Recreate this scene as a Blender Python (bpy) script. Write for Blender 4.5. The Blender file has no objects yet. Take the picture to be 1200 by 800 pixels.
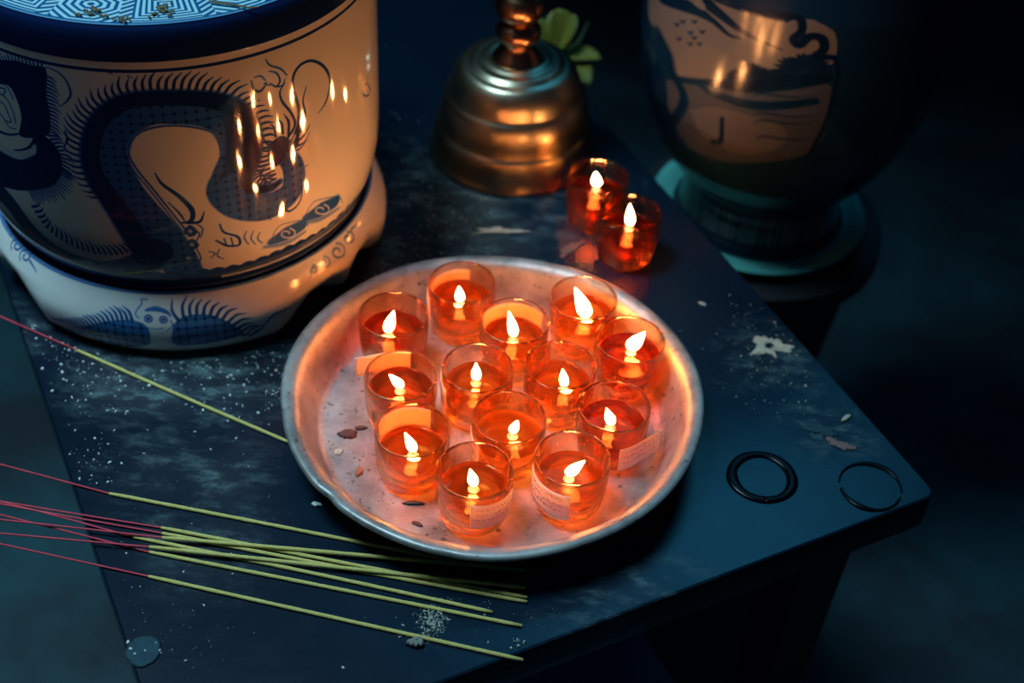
import bpy, bmesh, math, random
import numpy as np
from mathutils import Vector, Matrix
PI = math.pi
sc = bpy.context.scene
col = sc.collection
rng = random.Random(7)
nrg = np.random.default_rng(11)

# ------------------------------------------------------------------ camera
F_PX, CAM_H, PITCH, ROLL = 1663.0, 0.6984, 0.7506, 0.0643
_r = np.array([1, 0, 0.]); _u = np.array([0, math.sin(PITCH), math.cos(PITCH)]); _w = np.array([0, math.cos(PITCH), -math.sin(PITCH)])
RIGHT = math.cos(ROLL)*_r + math.sin(ROLL)*_u
UP = -math.sin(ROLL)*_r + math.cos(ROLL)*_u
FWD = _w
CAM = np.array([0, 0, CAM_H])
def ray(px, py):
    d = RIGHT*(px-600)/F_PX - UP*(py-400)/F_PX + FWD
    return d/np.linalg.norm(d)
def at(px, py, z=0.0):
    d = ray(px, py); t = (z-CAM_H)/d[2]
    return CAM + t*d
cd = bpy.data.cameras.new('camera'); cam = bpy.data.objects.new('camera', cd); col.objects.link(cam)
cd.sensor_width = 36; cd.lens = F_PX*36/1200; cd.clip_start = 0.01; cd.clip_end = 50
cam.matrix_world = Matrix(((RIGHT[0], UP[0], -FWD[0], CAM[0]), (RIGHT[1], UP[1], -FWD[1], CAM[1]), (RIGHT[2], UP[2], -FWD[2], CAM[2]), (0, 0, 0, 1)))
cd.dof.use_dof = True; cd.dof.focus_distance = 0.87; cd.dof.aperture_fstop = 4.5
sc.camera = cam

# ------------------------------------------------------------------ helpers
def tag(o, label=None, cat=None, group=None, kind=None):
    if label: o['label'] = label
    if cat: o['category'] = cat
    if group: o['group'] = group
    if kind: o['kind'] = kind
    return o
def empty(name, loc=(0, 0, 0), rz=0):
    o = bpy.data.objects.new(name, None); o.empty_display_size = .02
    o.location = loc; o.rotation_euler = (0, 0, rz); col.objects.link(o); return o
class MB:
    def __init__(s): s.v = []; s.f = []; s.m = []
    def add(s, V, Fs, mi=0):
        b = len(s.v); s.v += [tuple(float(c) for c in v) for v in V]; s.f += [tuple(b+i for i in f) for f in Fs]; s.m += [mi]*len(Fs)
    def grid(s, G, mi=0, close_u=False, close_v=False):
        n, m = G.shape[:2]; V = G.reshape(-1, 3); Fs = []
        for i in range(n if close_u else n-1):
            for j in range(m if close_v else m-1):
                a, b2 = i, (i+1) % n; c, d = j, (j+1) % m
                Fs.append((a*m+c, b2*m+c, b2*m+d, a*m+d))
        s.add(V, Fs, mi)
    def lathe(s, prof, seg=64, mi=0, c=(0, 0, 0), caps=True):
        t = np.linspace(0, 2*PI, seg, endpoint=False)
        G = np.array([[(c[0]+r*math.cos(a), c[1]+r*math.sin(a), c[2]+z) for r, z in prof] for a in t])
        b = len(s.v); s.grid(G, mi, close_u=True); m = len(prof)
        if caps:
            if prof[0][0] > 1e-6: s.f.append(tuple(b+i*m for i in range(seg))[::-1]); s.m.append(mi)
            if prof[-1][0] > 1e-6: s.f.append(tuple(b+i*m+m-1 for i in range(seg))); s.m.append(mi)
    def tube(s, pts, rad, seg=10, mi=0, flat=1.0):
        pts = [Vector(p) for p in pts]; n = len(pts)
        if not hasattr(rad, '__len__'): rad = [rad]*n
        G = []
        for i, p in enumerate(pts):
            t = (pts[min(i+1, n-1)]-pts[max(i-1, 0)]).normalized()
            a = Vector((0, 0, 1)) if abs(t.z) < .9 else Vector((1, 0, 0))
            x = t.cross(a).normalized(); y = x.cross(t).normalized()
            G.append([tuple(p+x*math.cos(k*2*PI/seg)*rad[i]+y*math.sin(k*2*PI/seg)*rad[i]*flat) for k in range(seg)])
        b = len(s.v); s.grid(np.array(G), mi, close_v=True)
        s.f.append(tuple(b+k for k in range(seg))); s.m.append(mi)
        s.f.append(tuple(b+(n-1)*seg+k for k in range(seg))[::-1]); s.m.append(mi)
    def build(s, name, mats, parent=None, smooth=True, auto=None):
        me = bpy.data.meshes.new(name); me.from_pydata(s.v, [], s.f)
        if not isinstance(mats, (list, tuple)): mats = [mats]
        for m in mats: me.materials.append(m)
        me.polygons.foreach_set('material_index', s.m)
        me.polygons.foreach_set('use_smooth', [smooth]*len(s.f))
        bm = bmesh.new(); bm.from_mesh(me)
        bmesh.ops.remove_doubles(bm, verts=bm.verts, dist=1e-7)
        bmesh.ops.recalc_face_normals(bm, faces=bm.faces)
        if auto:
            for e in bm.edges:
                if len(e.link_faces) == 2 and e.calc_face_angle(0) > auto: e.smooth = False
        bm.to_mesh(me); bm.free()
        o = bpy.data.objects.new(name, me); col.objects.link(o)
        if parent: o.parent = parent
        return o
def spline(pts, n=12):
    P = np.array(pts, float)
    if len(P) < 3: 
        t = np.linspace(0, 1, n+1)[:, None]; return P[0]*(1-t)+P[-1]*t
    Q = np.vstack([2*P[0]-P[1], P, 2*P[-1]-P[-2]]); out = []
    for i in range(1, len(Q)-2):
        for t in np.linspace(0, 1, n, endpoint=False):
            a, b, c, d = Q[i-1], Q[i], Q[i+1], Q[i+2]
            out.append(.5*((2*b)+(-a+c)*t+(2*a-5*b+4*c-d)*t*t+(-a+3*b-3*c+d)*t**3))
    out.append(P[-1]); return np.array(out)

# ------------------------------------------------------------------ materials
def mat(name):
    m = bpy.data.materials.new(name); m.use_nodes = True
    nt = m.node_tree; nt.nodes.clear(); return m, nt
def N(nt, t, **k):
    n = nt.nodes.new(t)
    for a, b in k.items():
        if a in n.inputs.keys() if isinstance(a, str) else False: n.inputs[a].default_value = b
        else: setattr(n, a, b)
    return n
def L(nt, a, b): nt.links.new(a, b)
def c4(c): return (c[0], c[1], c[2], 1)
def pbr(name, c, rough=.5, metal=0., var=0., vscale=30., c2=None, bump=0., bscale=60., ior=1.5, rvar=0., sss=0., coat=0.):
    m, nt = mat(name)
    o = N(nt, 'ShaderNodeOutputMaterial'); p = N(nt, 'ShaderNodeBsdfPrincipled')
    p.inputs['Base Color'].default_value = c4(c); p.inputs['Roughness'].default_value = rough; p.inputs['Metallic'].default_value = metal; p.inputs['IOR'].default_value = ior
    if coat: p.inputs['Coat Weight'].default_value = coat; p.inputs['Coat Roughness'].default_value = .05
    L(nt, p.outputs[0], o.inputs[0])
    tc = N(nt, 'ShaderNodeTexCoord')
    if c2 is not None or rvar:
        nz = N(nt, 'ShaderNodeTexNoise'); nz.inputs['Scale'].default_value = vscale; nz.inputs['Detail'].default_value = 6; nz.inputs['Roughness'].default_value = .65
        L(nt, tc.outputs['Object'], nz.inputs['Vector'])
        if c2 is not None:
            r = N(nt, 'ShaderNodeValToRGB'); r.color_ramp.elements[0].color = c4(c); r.color_ramp.elements[1].color = c4(c2)
            r.color_ramp.elements[0].position = .38; r.color_ramp.elements[1].position = .68
            L(nt, nz.outputs[0], r.inputs[0]); L(nt, r.outputs[0], p.inputs['Base Color'])
        if rvar:
            mr = N(nt, 'ShaderNodeMapRange'); mr.inputs['To Min'].default_value = max(0, rough-rvar); mr.inputs['To Max'].default_value = rough+rvar
            L(nt, nz.outputs[0], mr.inputs[0]); L(nt, mr.outputs[0], p.inputs['Roughness'])
    if bump:
        nb = N(nt, 'ShaderNodeTexNoise'); nb.inputs['Scale'].default_value = bscale; nb.inputs['Detail'].default_value = 5
        L(nt, tc.outputs['Object'], nb.inputs['Vector'])
        b = N(nt, 'ShaderNodeBump'); b.inputs['Strength'].default_value = bump; b.inputs['Distance'].default_value = .002
        L(nt, nb.outputs[0], b.inputs['Height']); L(nt, b.outputs[0], p.inputs['Normal'])
    return m
def glass_mat(name, tint, trans_tint, k, rough=0.0, ior=1.45, milk=None, mk=0., ripple=0.):
    m, nt = mat(name); o = N(nt, 'ShaderNodeOutputMaterial')
    g = N(nt, 'ShaderNodeBsdfGlass'); g.inputs['Color'].default_value = c4(tint); g.inputs['IOR'].default_value = ior; g.inputs['Roughness'].default_value = rough
    t = N(nt, 'ShaderNodeBsdfTransparent'); t.inputs['Color'].default_value = c4(trans_tint)
    mx = N(nt, 'ShaderNodeMixShader'); mx.inputs[0].default_value = k
    if ripple:      # cheap pressed glass is slightly wavy
        tc = N(nt, 'ShaderNodeTexCoord'); mp = N(nt, 'ShaderNodeMapping'); mp.inputs['Scale'].default_value = (1, 1, .6); L(nt, tc.outputs['Object'], mp.inputs[0])
        nb = N(nt, 'ShaderNodeTexNoise'); nb.inputs['Scale'].default_value = 130; nb.inputs['Detail'].default_value = 3; L(nt, mp.outputs[0], nb.inputs['Vector'])
        b = N(nt, 'ShaderNodeBump'); b.inputs['Strength'].default_value = ripple; b.inputs['Distance'].default_value = .0012; L(nt, nb.outputs[0], b.inputs['Height']); L(nt, b.outputs[0], g.inputs['Normal'])
    L(nt, g.outputs[0], mx.inputs[1]); L(nt, t.outputs[0], mx.inputs[2]); last = mx
    if milk:
        d = N(nt, 'ShaderNodeBsdfTranslucent'); d.inputs['Color'].default_value = c4(milk)
        m2 = N(nt, 'ShaderNodeMixShader'); m2.inputs[0].default_value = mk
        L(nt, last.outputs[0], m2.inputs[1]); L(nt, d.outputs[0], m2.inputs[2]); last = m2
    L(nt, last.outputs[0], o.inputs[0]); return m

M = {}
M['glass'] = glass_mat('clear_glass', (1, .88, .74), (1, .78, .55), .24, ior=1.48, ripple=.35)
M['oil'] = glass_mat('amber_oil', (1, .68, .36), (1, .68, .38), .28, ior=1.40, milk=(1, .42, .14), mk=.11)
M['oil_dark'] = glass_mat('dark_amber_oil', (.95, .52, .30), (.95, .52, .30), .30, ior=1.40, milk=(.9, .2, .05), mk=.04)
FLAME = 335.0
m, nt = mat('flame'); o = N(nt, 'ShaderNodeOutputMaterial'); e = N(nt, 'ShaderNodeEmission')
e.inputs['Color'].default_value = (1, .405, .125, 1); e.inputs['Strength'].default_value = FLAME; L(nt, e.outputs[0], o.inputs[0]); M['flame'] = m
M['wick'] = pbr('charred_wick', (.03, .018, .012), .8)
M['holder'] = pbr('wick_holder_tin', (.20, .12, .09), .5, .6)
M['paper'] = pbr('label_paper', (.86, .80, .78), .7, c2=(.78, .70, .68), vscale=120)
nt = M['paper'].node_tree; p = [n for n in nt.nodes if n.type == 'BSDF_PRINCIPLED'][0]
o = [n for n in nt.nodes if n.type == 'OUTPUT_MATERIAL'][0]; tr = N(nt, 'ShaderNodeBsdfTranslucent'); tr.inputs[0].default_value = (.85, .7, .6, 1)
mx = N(nt, 'ShaderNodeMixShader'); mx.inputs[0].default_value = .45; L(nt, p.outputs[0], mx.inputs[1]); L(nt, tr.outputs[0], mx.inputs[2]); L(nt, mx.outputs[0], o.inputs[0])
M['pencil'] = pbr('pen_ink', (.10, .06, .10), .7)
M['orange_print'] = pbr('orange_print', (.7, .16, .03), .6)

# tray: worn, stained aluminium / tin
def tray_mat():
    m, nt = mat('worn_tin'); o = N(nt, 'ShaderNodeOutputMaterial'); p = N(nt, 'ShaderNodeBsdfPrincipled'); L(nt, p.outputs[0], o.inputs[0])
    tc = N(nt, 'ShaderNodeTexCoord')
    n1 = N(nt, 'ShaderNodeTexNoise'); n1.inputs['Scale'].default_value = 22; n1.inputs['Detail'].default_value = 8; n1.inputs['Roughness'].default_value = .7
    L(nt, tc.outputs['Object'], n1.inputs['Vector'])
    r = N(nt, 'ShaderNodeValToRGB'); r.color_ramp.elements[0].position = .33; r.color_ramp.elements[0].color = (.12, .11, .10, 1); r.color_ramp.elements[1].position = .66; r.color_ramp.elements[1].color = (.40, .395, .39, 1)
    L(nt, n1.outputs[0], r.inputs[0])
    v = N(nt, 'ShaderNodeTexNoise'); v.inputs['Scale'].default_value = 210; v.inputs['Detail'].default_value = 3
    L(nt, tc.outputs['Object'], v.inputs['Vector'])
    r2 = N(nt, 'ShaderNodeValToRGB'); r2.color_ramp.elements[0].position = .27; r2.color_ramp.elements[0].color = (.12, .07, .05, 1); r2.color_ramp.elements[1].position = .37; r2.color_ramp.elements[1].color = (1, 1, 1, 1)
    L(nt, v.outputs[0], r2.inputs[0])
    mm = N(nt, 'ShaderNodeMixRGB', blend_type='MULTIPLY'); mm.inputs[0].default_value = .8; L(nt, r.outputs[0], mm.inputs[1]); L(nt, r2.outputs[0], mm.inputs[2]); L(nt, mm.outputs[0], p.inputs['Base Color'])
    p.inputs['Metallic'].default_value = .45
    mr = N(nt, 'ShaderNodeMapRange'); mr.inputs['To Min'].default_value = .28; mr.inputs['To Max'].default_value = .58; L(nt, n1.outputs[0], mr.inputs[0]); L(nt, mr.outputs[0], p.inputs['Roughness'])
    b = N(nt, 'ShaderNodeBump'); b.inputs['Strength'].default_value = .25; b.inputs['Distance'].default_value = .001; L(nt, n1.outputs[0], b.inputs['Height']); L(nt, b.outputs[0], p.inputs['Normal'])
    return m
M['tray'] = tray_mat()
M['brass'] = pbr('aged_brass', (.32, .27, .19), .33, 1.0, c2=(.22, .21, .16), vscale=18, rvar=.08)
M['incense'] = pbr('incense_paste', (.52, .44, .14), .85, c2=(.44, .36, .10), vscale=200, bump=.3, bscale=700)
M['red_stick'] = pbr('red_dyed_bamboo', (.50, .03, .06), .6, c2=(.34, .012, .03), vscale=90)
M['ash'] = pbr('pale_ash', (.58, .62, .60), .9)
M['ash_tan'] = pbr('tan_wax_crumb', (.50, .42, .32), .8, c2=(.34, .28, .22), vscale=300)
M['wax_blue'] = pbr('old_wax_film', (.008, .045, .065), .9, c2=(.004, .025, .04), vscale=120)
M['crumb_red'] = pbr('red_brown_crumb', (.16, .035, .02), .75, c2=(.09, .02, .014), vscale=220)
M['leaf_dark'] = pbr('burnt_scrap', (.03, .022, .02), .6)
M['wet_oil'] = pbr('wet_black_oil', (.001, .0015, .003), .25, ior=1.22)
M['petal'] = pbr('yellow_petal', (.15, .14, .01), .6, c2=(.07, .10, .01), vscale=40)
M['dish'] = pbr('celadon_glaze', (.12, .50, .44), .3, c2=(.08, .36, .33), vscale=14)
M['leg'] = pbr('dark_lacquered_leg', (.003, .005, .009), .4)
M['stool'] = pbr('blue_grey_board', (.05, .22, .40), .6, c2=(.04, .18, .32), vscale=9)
M['pedestal'] = pbr('black_pedestal', (.004, .005, .008), .6)

def table_mat(spots):
    m, nt = mat('dark_lacquered_table'); o = N(nt, 'ShaderNodeOutputMaterial'); p = N(nt, 'ShaderNodeBsdfPrincipled'); L(nt, p.outputs[0], o.inputs[0])
    tc = N(nt, 'ShaderNodeTexCoord')
    mp = N(nt, 'ShaderNodeMapping'); mp.inputs['Rotation'].default_value = (0, 0, .3); mp.inputs['Scale'].default_value = (1, 2.2, 1); L(nt, tc.outputs['Object'], mp.inputs[0])
    n1 = N(nt, 'ShaderNodeTexNoise'); n1.inputs['Scale'].default_value = 34; n1.inputs['Detail'].default_value = 12; n1.inputs['Roughness'].default_value = .80; L(nt, mp.outputs[0], n1.inputs['Vector'])
    n2 = N(nt, 'ShaderNodeTexNoise'); n2.inputs['Scale'].default_value = 5; n2.inputs['Detail'].default_value = 4; L(nt, tc.outputs['Object'], n2.inputs['Vector'])
    base = N(nt, 'ShaderNodeValToRGB'); base.color_ramp.elements[0].color = (.0008, .006, .015, 1); base.color_ramp.elements[1].color = (.002, .012, .025, 1); base.color_ramp.elements[0].position = .35; base.color_ramp.elements[1].position = .7
    L(nt, n2.outputs[0], base.inputs[0])
    last = None
    for (x, y, r, s) in spots:   # dusty, scuffed patches of the top
        vm = N(nt, 'ShaderNodeVectorMath', operation='DISTANCE'); vm.inputs[1].default_value = (x, y, 0); L(nt, tc.outputs['Object'], vm.inputs[0])
        mr = N(nt, 'ShaderNodeMapRange'); mr.interpolation_type = 'SMOOTHSTEP'; mr.inputs['From Min'].default_value = 0; mr.inputs['From Max'].default_value = r; mr.inputs['To Min'].default_value = s; mr.inputs['To Max'].default_value = 0
        L(nt, vm.outputs['Value'], mr.inputs[0])
        if last is None: last = mr.outputs[0]
        else:
            a = N(nt, 'ShaderNodeMath', operation='MAXIMUM'); L(nt, last, a.inputs[0]); L(nt, mr.outputs[0], a.inputs[1]); last = a.outputs[0]
    r1 = N(nt, 'ShaderNodeValToRGB'); r1.color_ramp.elements[0].position = .49; r1.color_ramp.elements[1].position = .66; L(nt, n1.outputs[0], r1.inputs[0])
    ml = N(nt, 'ShaderNodeMath', operation='MULTIPLY'); L(nt, last, ml.inputs[0]); L(nt, r1.outputs[0], ml.inputs[1])
    mix = N(nt, 'ShaderNodeMixRGB'); mix.inputs[2].default_value = (.16, .26, .27, 1); L(nt, ml.outputs[0], mix.inputs[0]); L(nt, base.outputs[0], mix.inputs[1]); L(nt, mix.outputs[0], p.inputs['Base Color'])
    mr = N(nt, 'ShaderNodeMapRange'); mr.inputs['To Min'].default_value = .17; mr.inputs['To Max'].default_value = .30; p.inputs['Specular IOR Level'].default_value = .38; L(nt, n1.outputs[0], mr.inputs[0])
    ad = N(nt, 'ShaderNodeMath', operation='ADD'); L(nt, mr.outputs[0], ad.inputs[0]); 
    m3 = N(nt, 'ShaderNodeMath', operation='MULTIPLY'); m3.inputs[1].default_value = .3; L(nt, last, m3.inputs[0]); L(nt, m3.outputs[0], ad.inputs[1]); L(nt, ad.outputs[0], p.inputs['Roughness'])
    b = N(nt, 'ShaderNodeBump'); b.inputs['Strength'].default_value = .12; b.inputs['Distance'].default_value = .001; L(nt, n1.outputs[0], b.inputs['Height']); L(nt, b.outputs[0], p.inputs['Normal'])
    return m
def porcelain(name, white=(.31, .295, .275), mid=(.018, .07, .24), dark=(.003, .010, .045), rough=.06, ior=1.5):
    m, nt = mat(name); o = N(nt, 'ShaderNodeOutputMaterial'); p = N(nt, 'ShaderNodeBsdfPrincipled'); L(nt, p.outputs[0], o.inputs[0])
    at_ = N(nt, 'ShaderNodeAttribute', attribute_name='ink')
    r = N(nt, 'ShaderNodeValToRGB'); e = r.color_ramp.elements
    e[0].color = c4(white); e[0].position = 0; e[1].color = c4(dark); e[1].position = 1
    k = e.new(.55); k.color = c4(mid)
    L(nt, at_.outputs['Fac'], r.inputs[0]); L(nt, r.outputs[0], p.inputs['Base Color'])
    p.inputs['Roughness'].default_value = rough; p.inputs['IOR'].default_value = ior
    tc = N(nt, 'ShaderNodeTexCoord'); nb = N(nt, 'ShaderNodeTexNoise'); nb.inputs['Scale'].default_value = 55; nb.inputs['Detail'].default_value = 2
    L(nt, tc.outputs['Object'], nb.inputs['Vector'])
    b = N(nt, 'ShaderNodeBump'); b.inputs['Strength'].default_value = .05; b.inputs['Distance'].default_value = .002; L(nt, nb.outputs[0], b.inputs['Height']); L(nt, b.outputs[0], p.inputs['Normal'])
    return m

# ------------------------------------------------------------------ brush painting on glazed ware
class Canvas:
    """ink on an unrolled surface: rows = height t, columns = arc length s"""
    def __init__(s, S, T): s.S = S; s.T = T; s.a = np.zeros((len(T), len(S)), np.float32)
    def _box(s, P, w):
        i0, i1 = np.searchsorted(s.S, [P[:, 0].min()-w, P[:, 0].max()+w]); j0, j1 = np.searchsorted(s.T, [P[:, 1].min()-w, P[:, 1].max()+w])
        return i0, min(i1+1, len(s.S)), j0, min(j1+1, len(s.T))
    def stroke(s, P, W, ink=1., soft=.00035, erase=False, n=8):
        P = spline(P, n); k = len(P)
        if not hasattr(W, '__len__'): W = [W, W]
        W = np.interp(np.linspace(0, 1, k), np.linspace(0, 1, len(W)), W)
        i0, i1, j0, j1 = s._box(P, max(W)+soft)
        if i1 <= i0 or j1 <= j0: return
        X, Y = np.meshgrid(s.S[i0:i1], s.T[j0:j1]); D = np.full(X.shape, 9.)
        for a, b, wa, wb in zip(P[:-1], P[1:], W[:-1], W[1:]):
            ab = b-a; l2 = max((ab**2).sum(), 1e-14); t = np.clip(((X-a[0])*ab[0]+(Y-a[1])*ab[1])/l2, 0, 1)
            D = np.minimum(D, np.hypot(X-a[0]-t*ab[0], Y-a[1]-t*ab[1])-(wa+(wb-wa)*t)/2)
        A = np.clip(.5-D/(2*soft), 0, 1).astype(np.float32); V = s.a[j0:j1, i0:i1]
        if erase: V[:] = V*(1-A)+ink*A
        else: V[:] = np.maximum(V, A*ink)
    def poly(s, P, ink=1., erase=False, smooth=True):
        P = spline(list(P)+[P[0]], 6) if smooth else np.array(P, float)
        i0, i1, j0, j1 = s._box(P, 0)
        if i1 <= i0 or j1 <= j0: return
        X, Y = np.meshgrid(s.S[i0:i1], s.T[j0:j1]); In = np.zeros(X.shape, bool)
        for a, b in zip(P, np.roll(P, -1, 0)):
            if a[1] == b[1]: continue
            c = ((a[1] > Y) != (b[1] > Y)) & (X < (b[0]-a[0])*(Y-a[1])/(b[1]-a[1])+a[0]); In ^= c
        V = s.a[j0:j1, i0:i1]
        if erase: V[In] = ink
        else: V[In] = np.maximum(V[In], ink)
    def ticks(s, P, ln, side=1, lean=.5, step=.004, w=.0016, ink=.95):
        Q = spline(P, 10); d = np.r_[0, np.cumsum(np.hypot(*np.diff(Q, axis=0).T))]
        for q in np.arange(step/2, d[-1], step):
            p = np.array([np.interp(q, d, Q[:, 0]), np.interp(q, d, Q[:, 1])]); p2 = np.array([np.interp(q+.001, d, Q[:, 0]), np.interp(q+.001, d, Q[:, 1])])
            t = p2-p; t /= max(np.linalg.norm(t), 1e-9); n_ = np.array([-t[1], t[0]])*side; l = ln*rng.uniform(.8, 1.15)
            s.stroke([p-n_*l*.15, p+n_*l*.55+t*lean*l*.12, p+n_*l+t*lean*l*.6], [w*1.3, w, w*.25], ink, n=4)
def ink_mesh(name, XYZ, ink, mats, parent, close=True, mi=None):
    """grid mesh (rows, cols, 3) with an 'ink' attribute on its points"""
    n, m = XYZ.shape[:2]; idx = np.arange(n*m).reshape(n, m)
    nx = np.roll(idx, -1, 1) if close else idx[:, 1:]; cur = idx if close else idx[:, :-1]
    q = np.stack([cur[:-1], nx[:-1], nx[1:], cur[1:]], -1).reshape(-1, 4)
    me = bpy.data.meshes.new(name); me.vertices.add(n*m); me.vertices.foreach_set('co', XYZ.astype(np.float32).ravel())
    me.loops.add(q.size); me.loops.foreach_set('vertex_index', q.astype(np.int32).ravel())
    me.polygons.add(len(q)); me.polygons.foreach_set('loop_start', np.arange(0, q.size, 4, dtype=np.int32))
    me.polygons.foreach_set('use_smooth', np.ones(len(q), bool))
    me.update(calc_edges=True); me.validate()
    a = me.attributes.new('ink', 'FLOAT', 'POINT'); a.data.foreach_set('value', ink.astype(np.float32).ravel())
    me.materials.append(mats); o = bpy.data.objects.new(name, me); col.objects.link(o); o.parent = parent; return o

# ================================================================== SETTING
Ce, R1 = at(1099, 580), at(909, 367)      # table corner, point on the right edge
ex = (R1-Ce)[:2]; ex /= np.linalg.norm(ex); ey = np.array([-ex[1], ex[0]])   # ex: along the right edge, ey: along the front edge to the left
F1 = at(798, 699)[:2]-Ce[:2]
if F1@ey < 0: ey = -ey
Lp = (at(27, 393)+at(160, 789))[:2]/2; WID = (Lp-Ce[:2])@ey; LEN = 1.15; TH = .028
tang = math.atan2(ex[1], ex[0])
def T(a, b): return Ce[:2]+ex*a+ey*b
table = empty('side_table', (float(T(LEN/2, WID/2)[0]), float(T(LEN/2, WID/2)[1]), -.47), 0)
tag(table, 'dark lacquered rectangular table, dusty and scuffed, under the tray and the dragon pot', 'table')
TO = np.array([*T(LEN/2, WID/2), -.47])
def slab(corners, z0, z1, rad, name, mt, parent, org):
    P = []; n = len(corners)
    for i in range(n):
        a, b, c = (np.array(corners[(i+k-1) % n]) for k in range(3)); u = (a-b)/np.linalg.norm(a-b); v = (c-b)/np.linalg.norm(c-b)
        for t in np.linspace(0, 1, 7): P.append(((1-t)**2)*(b+u*rad)+2*t*(1-t)*b+t*t*(b+v*rad))
    P = np.array(P)-org[:2]; cen = P.mean(0); e = .0022; mb = MB(); rings = []
    for z, ins in ((z0, 0), (z1-e, 0), (z1-e*.3, e*.3), (z1, e)):
        d = P-cen; rings.append(np.c_[P-d/np.linalg.norm(d, axis=1)[:, None]*ins, np.full(len(P), z-org[2])])
    mb.grid(np.array(rings), close_v=True); k = len(P); mb.f.append(tuple(range(k))); mb.m.append(0); mb.f.append(tuple(range(3*k, 4*k))); mb.m.append(0)
    o = mb.build(name, mt, parent, auto=.6)
    for p_ in o.data.polygons:
        if abs(p_.normal.z) > .99: p_.use_smooth = False
    return o
def sp(x, y, r, s): q = at(x, y)-np.array([*TO[:2], 0]); return (q[0], q[1], r, s)
spots = [(*sp(255, 430, .085, .9)[:2], .085, .9), sp(160, 440, .07, .8), sp(350, 400, .07, .75), sp(200, 540, .07, .35), sp(260, 560, .05, .45), sp(480, 220, .10, .8), sp(560, 260, .10, .55), sp(450, 280, .07, .6), sp(640, 260, .05, .5), sp(250, 640, .06, .3), sp(740, 700, .08, .35), sp(970, 500, .05, .5), sp(900, 420, .06, .5), sp(190, 620, .02, .5), sp(40, 380, .05, .5)]
# spots are measured in the table top's own coordinates
top = slab([T(0, 0), T(LEN, 0), T(LEN, WID), T(0, WID)], -TH, 0, .009, 'table_top', table_mat([(x, y, r, s) for x, y, r, s in spots]), table, TO)
for v in top.data.vertices: v.co.z -= .47
top.location.z = .47
for a, b in ((.05, .05), (LEN-.05, .05), (.05, WID-.05), (LEN-.05, WID-.05)):
    q = T(a, b)-TO[:2]; mb = MB(); c = .02
    mb.grid(np.array([[(q[0]+s1*w*math.cos(tang)-s2*w*math.sin(tang), q[1]+s1*w*math.sin(tang)+s2*w*math.cos(tang), z) for s1, s2 in ((1, 1), (-1, 1), (-1, -1), (1, -1))] for w, z in ((.013, 0), (.022, .47-TH))]), close_v=True)
    mb.f.append((0, 1, 2, 3)); mb.m.append(0); mb.f.append((4, 5, 6, 7)); mb.m.append(0)
    mb.build('leg', M['leg'], table, smooth=False)
# floor
fm = pbr('worn_teal_floor', (.001, .011, .019), .8, c2=(.003, .048, .066), vscale=7, bump=.5, bscale=18)
mb = MB(); n_ = 40
G = np.array([[(-3+6*i/n_, -1.5+6*j/n_, -.47) for j in range(n_+1)] for i in range(n_+1)]); mb.grid(G)
mb.grid(G-np.array([0, 0, .05])); fl = mb.build('floor', fm); fl['kind'] = 'structure'
wm = pbr('dark_plaster', (.02, .03, .04), .8, c2=(.015, .022, .03), vscale=3)
for nm, c_ in (('wall_back', ((-3, 3.0), (3, 3.0), (3, 3.1), (-3, 3.1))), ('wall_left', ((-3.1, -1.5), (-3.0, -1.5), (-3.0, 3.0), (-3.1, 3.0)))):
    mb = MB(); mb.grid(np.array([[(x, y, z) for x, y in c_] for z in (-.47, 2.4)]), close_v=True); mb.f += [(0, 1, 2, 3), (4, 5, 6, 7)]; mb.m += [0, 0]; mb.build(nm, wm, smooth=False)['kind'] = 'structure'
# a low board under the front edge of the table
q = at(752, 738, -.30); ba = q[:2]
bo = np.array([*(ba-ex*.14+ey*.2), -.47])
bench = empty('low_bench', tuple(bo)); tag(bench, 'low blue-grey bench board in the dark below the front edge of the table', 'bench')
slab([ba-ex*.30, ba+ex*.02, ba+ex*.02+ey*.34, ba-ex*.30+ey*.34], -.33, -.30, .004, 'seat_board', M['stool'], bench, bo)
for a, b in ((-.27, .03), (-.01, .03), (-.27, .31), (-.01, .31)):
    q = ba+ex*a+ey*b-bo[:2]; mb = MB(); mb.lathe([(.012, 0), (.016, .14)], 16, c=(q[0], q[1], 0)); mb.build('leg', M['stool'], bench, auto=.6)

# ================================================================== DRAGON POT
PC = np.array([-.2513, .8547])
prof = [(.100, .040), (.126, .043), (.1305, .047), (.1325, .052), (.1335, .056), (.1350, .060), (.1385, .070), (.1415, .082), (.1432, .096), (.1440, .112), (.1443, .150), (.1442, .200), (.1439, .2326), (.1440, .240), (.1438, .248), (.1430, .2545), (.1415, .2585), (.1395, .2600)]
PR = spline(prof, 8); PR[:, 1] = np.maximum.accumulate(PR[:, 1])
def rz(z): return np.interp(z, PR[:, 1], PR[:, 0])
def hit(px, py, radf, c, z0, z1):
    d = ray(px, py); t = np.linspace((z1-CAM_H)/d[2], (z0-CAM_H)/d[2], 900); P = CAM+t[:, None]*d
    ins = np.hypot(P[:, 0]-c[0], P[:, 1]-c[1])-radf(P[:, 2]); k = np.argmax(ins < 0)
    if ins[k] >= 0: k = int(np.argmin(ins))
    return math.atan2(P[k, 1]-c[1], P[k, 0]-c[0]), P[k, 2]
R0 = .144
def H1(x, y):
    th, z = hit(x, y, rz, PC, .045, .258)
    if th > PI/2: th -= 2*PI
    return (th*R0, z)
def A1(pts): return [H1(x/1.9043, y/1.9043) for x, y in pts]       # traced on the first close look at the pot
def A4(pts): return [H1(230+x/4, 60+y/4) for x, y in pts]
S = np.linspace(math.radians(-172), math.radians(22), 960)*R0
Tz = np.unique(np.r_[np.linspace(.052, .262, 470)*0+np.linspace(.0475, .2585, 470)])
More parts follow.
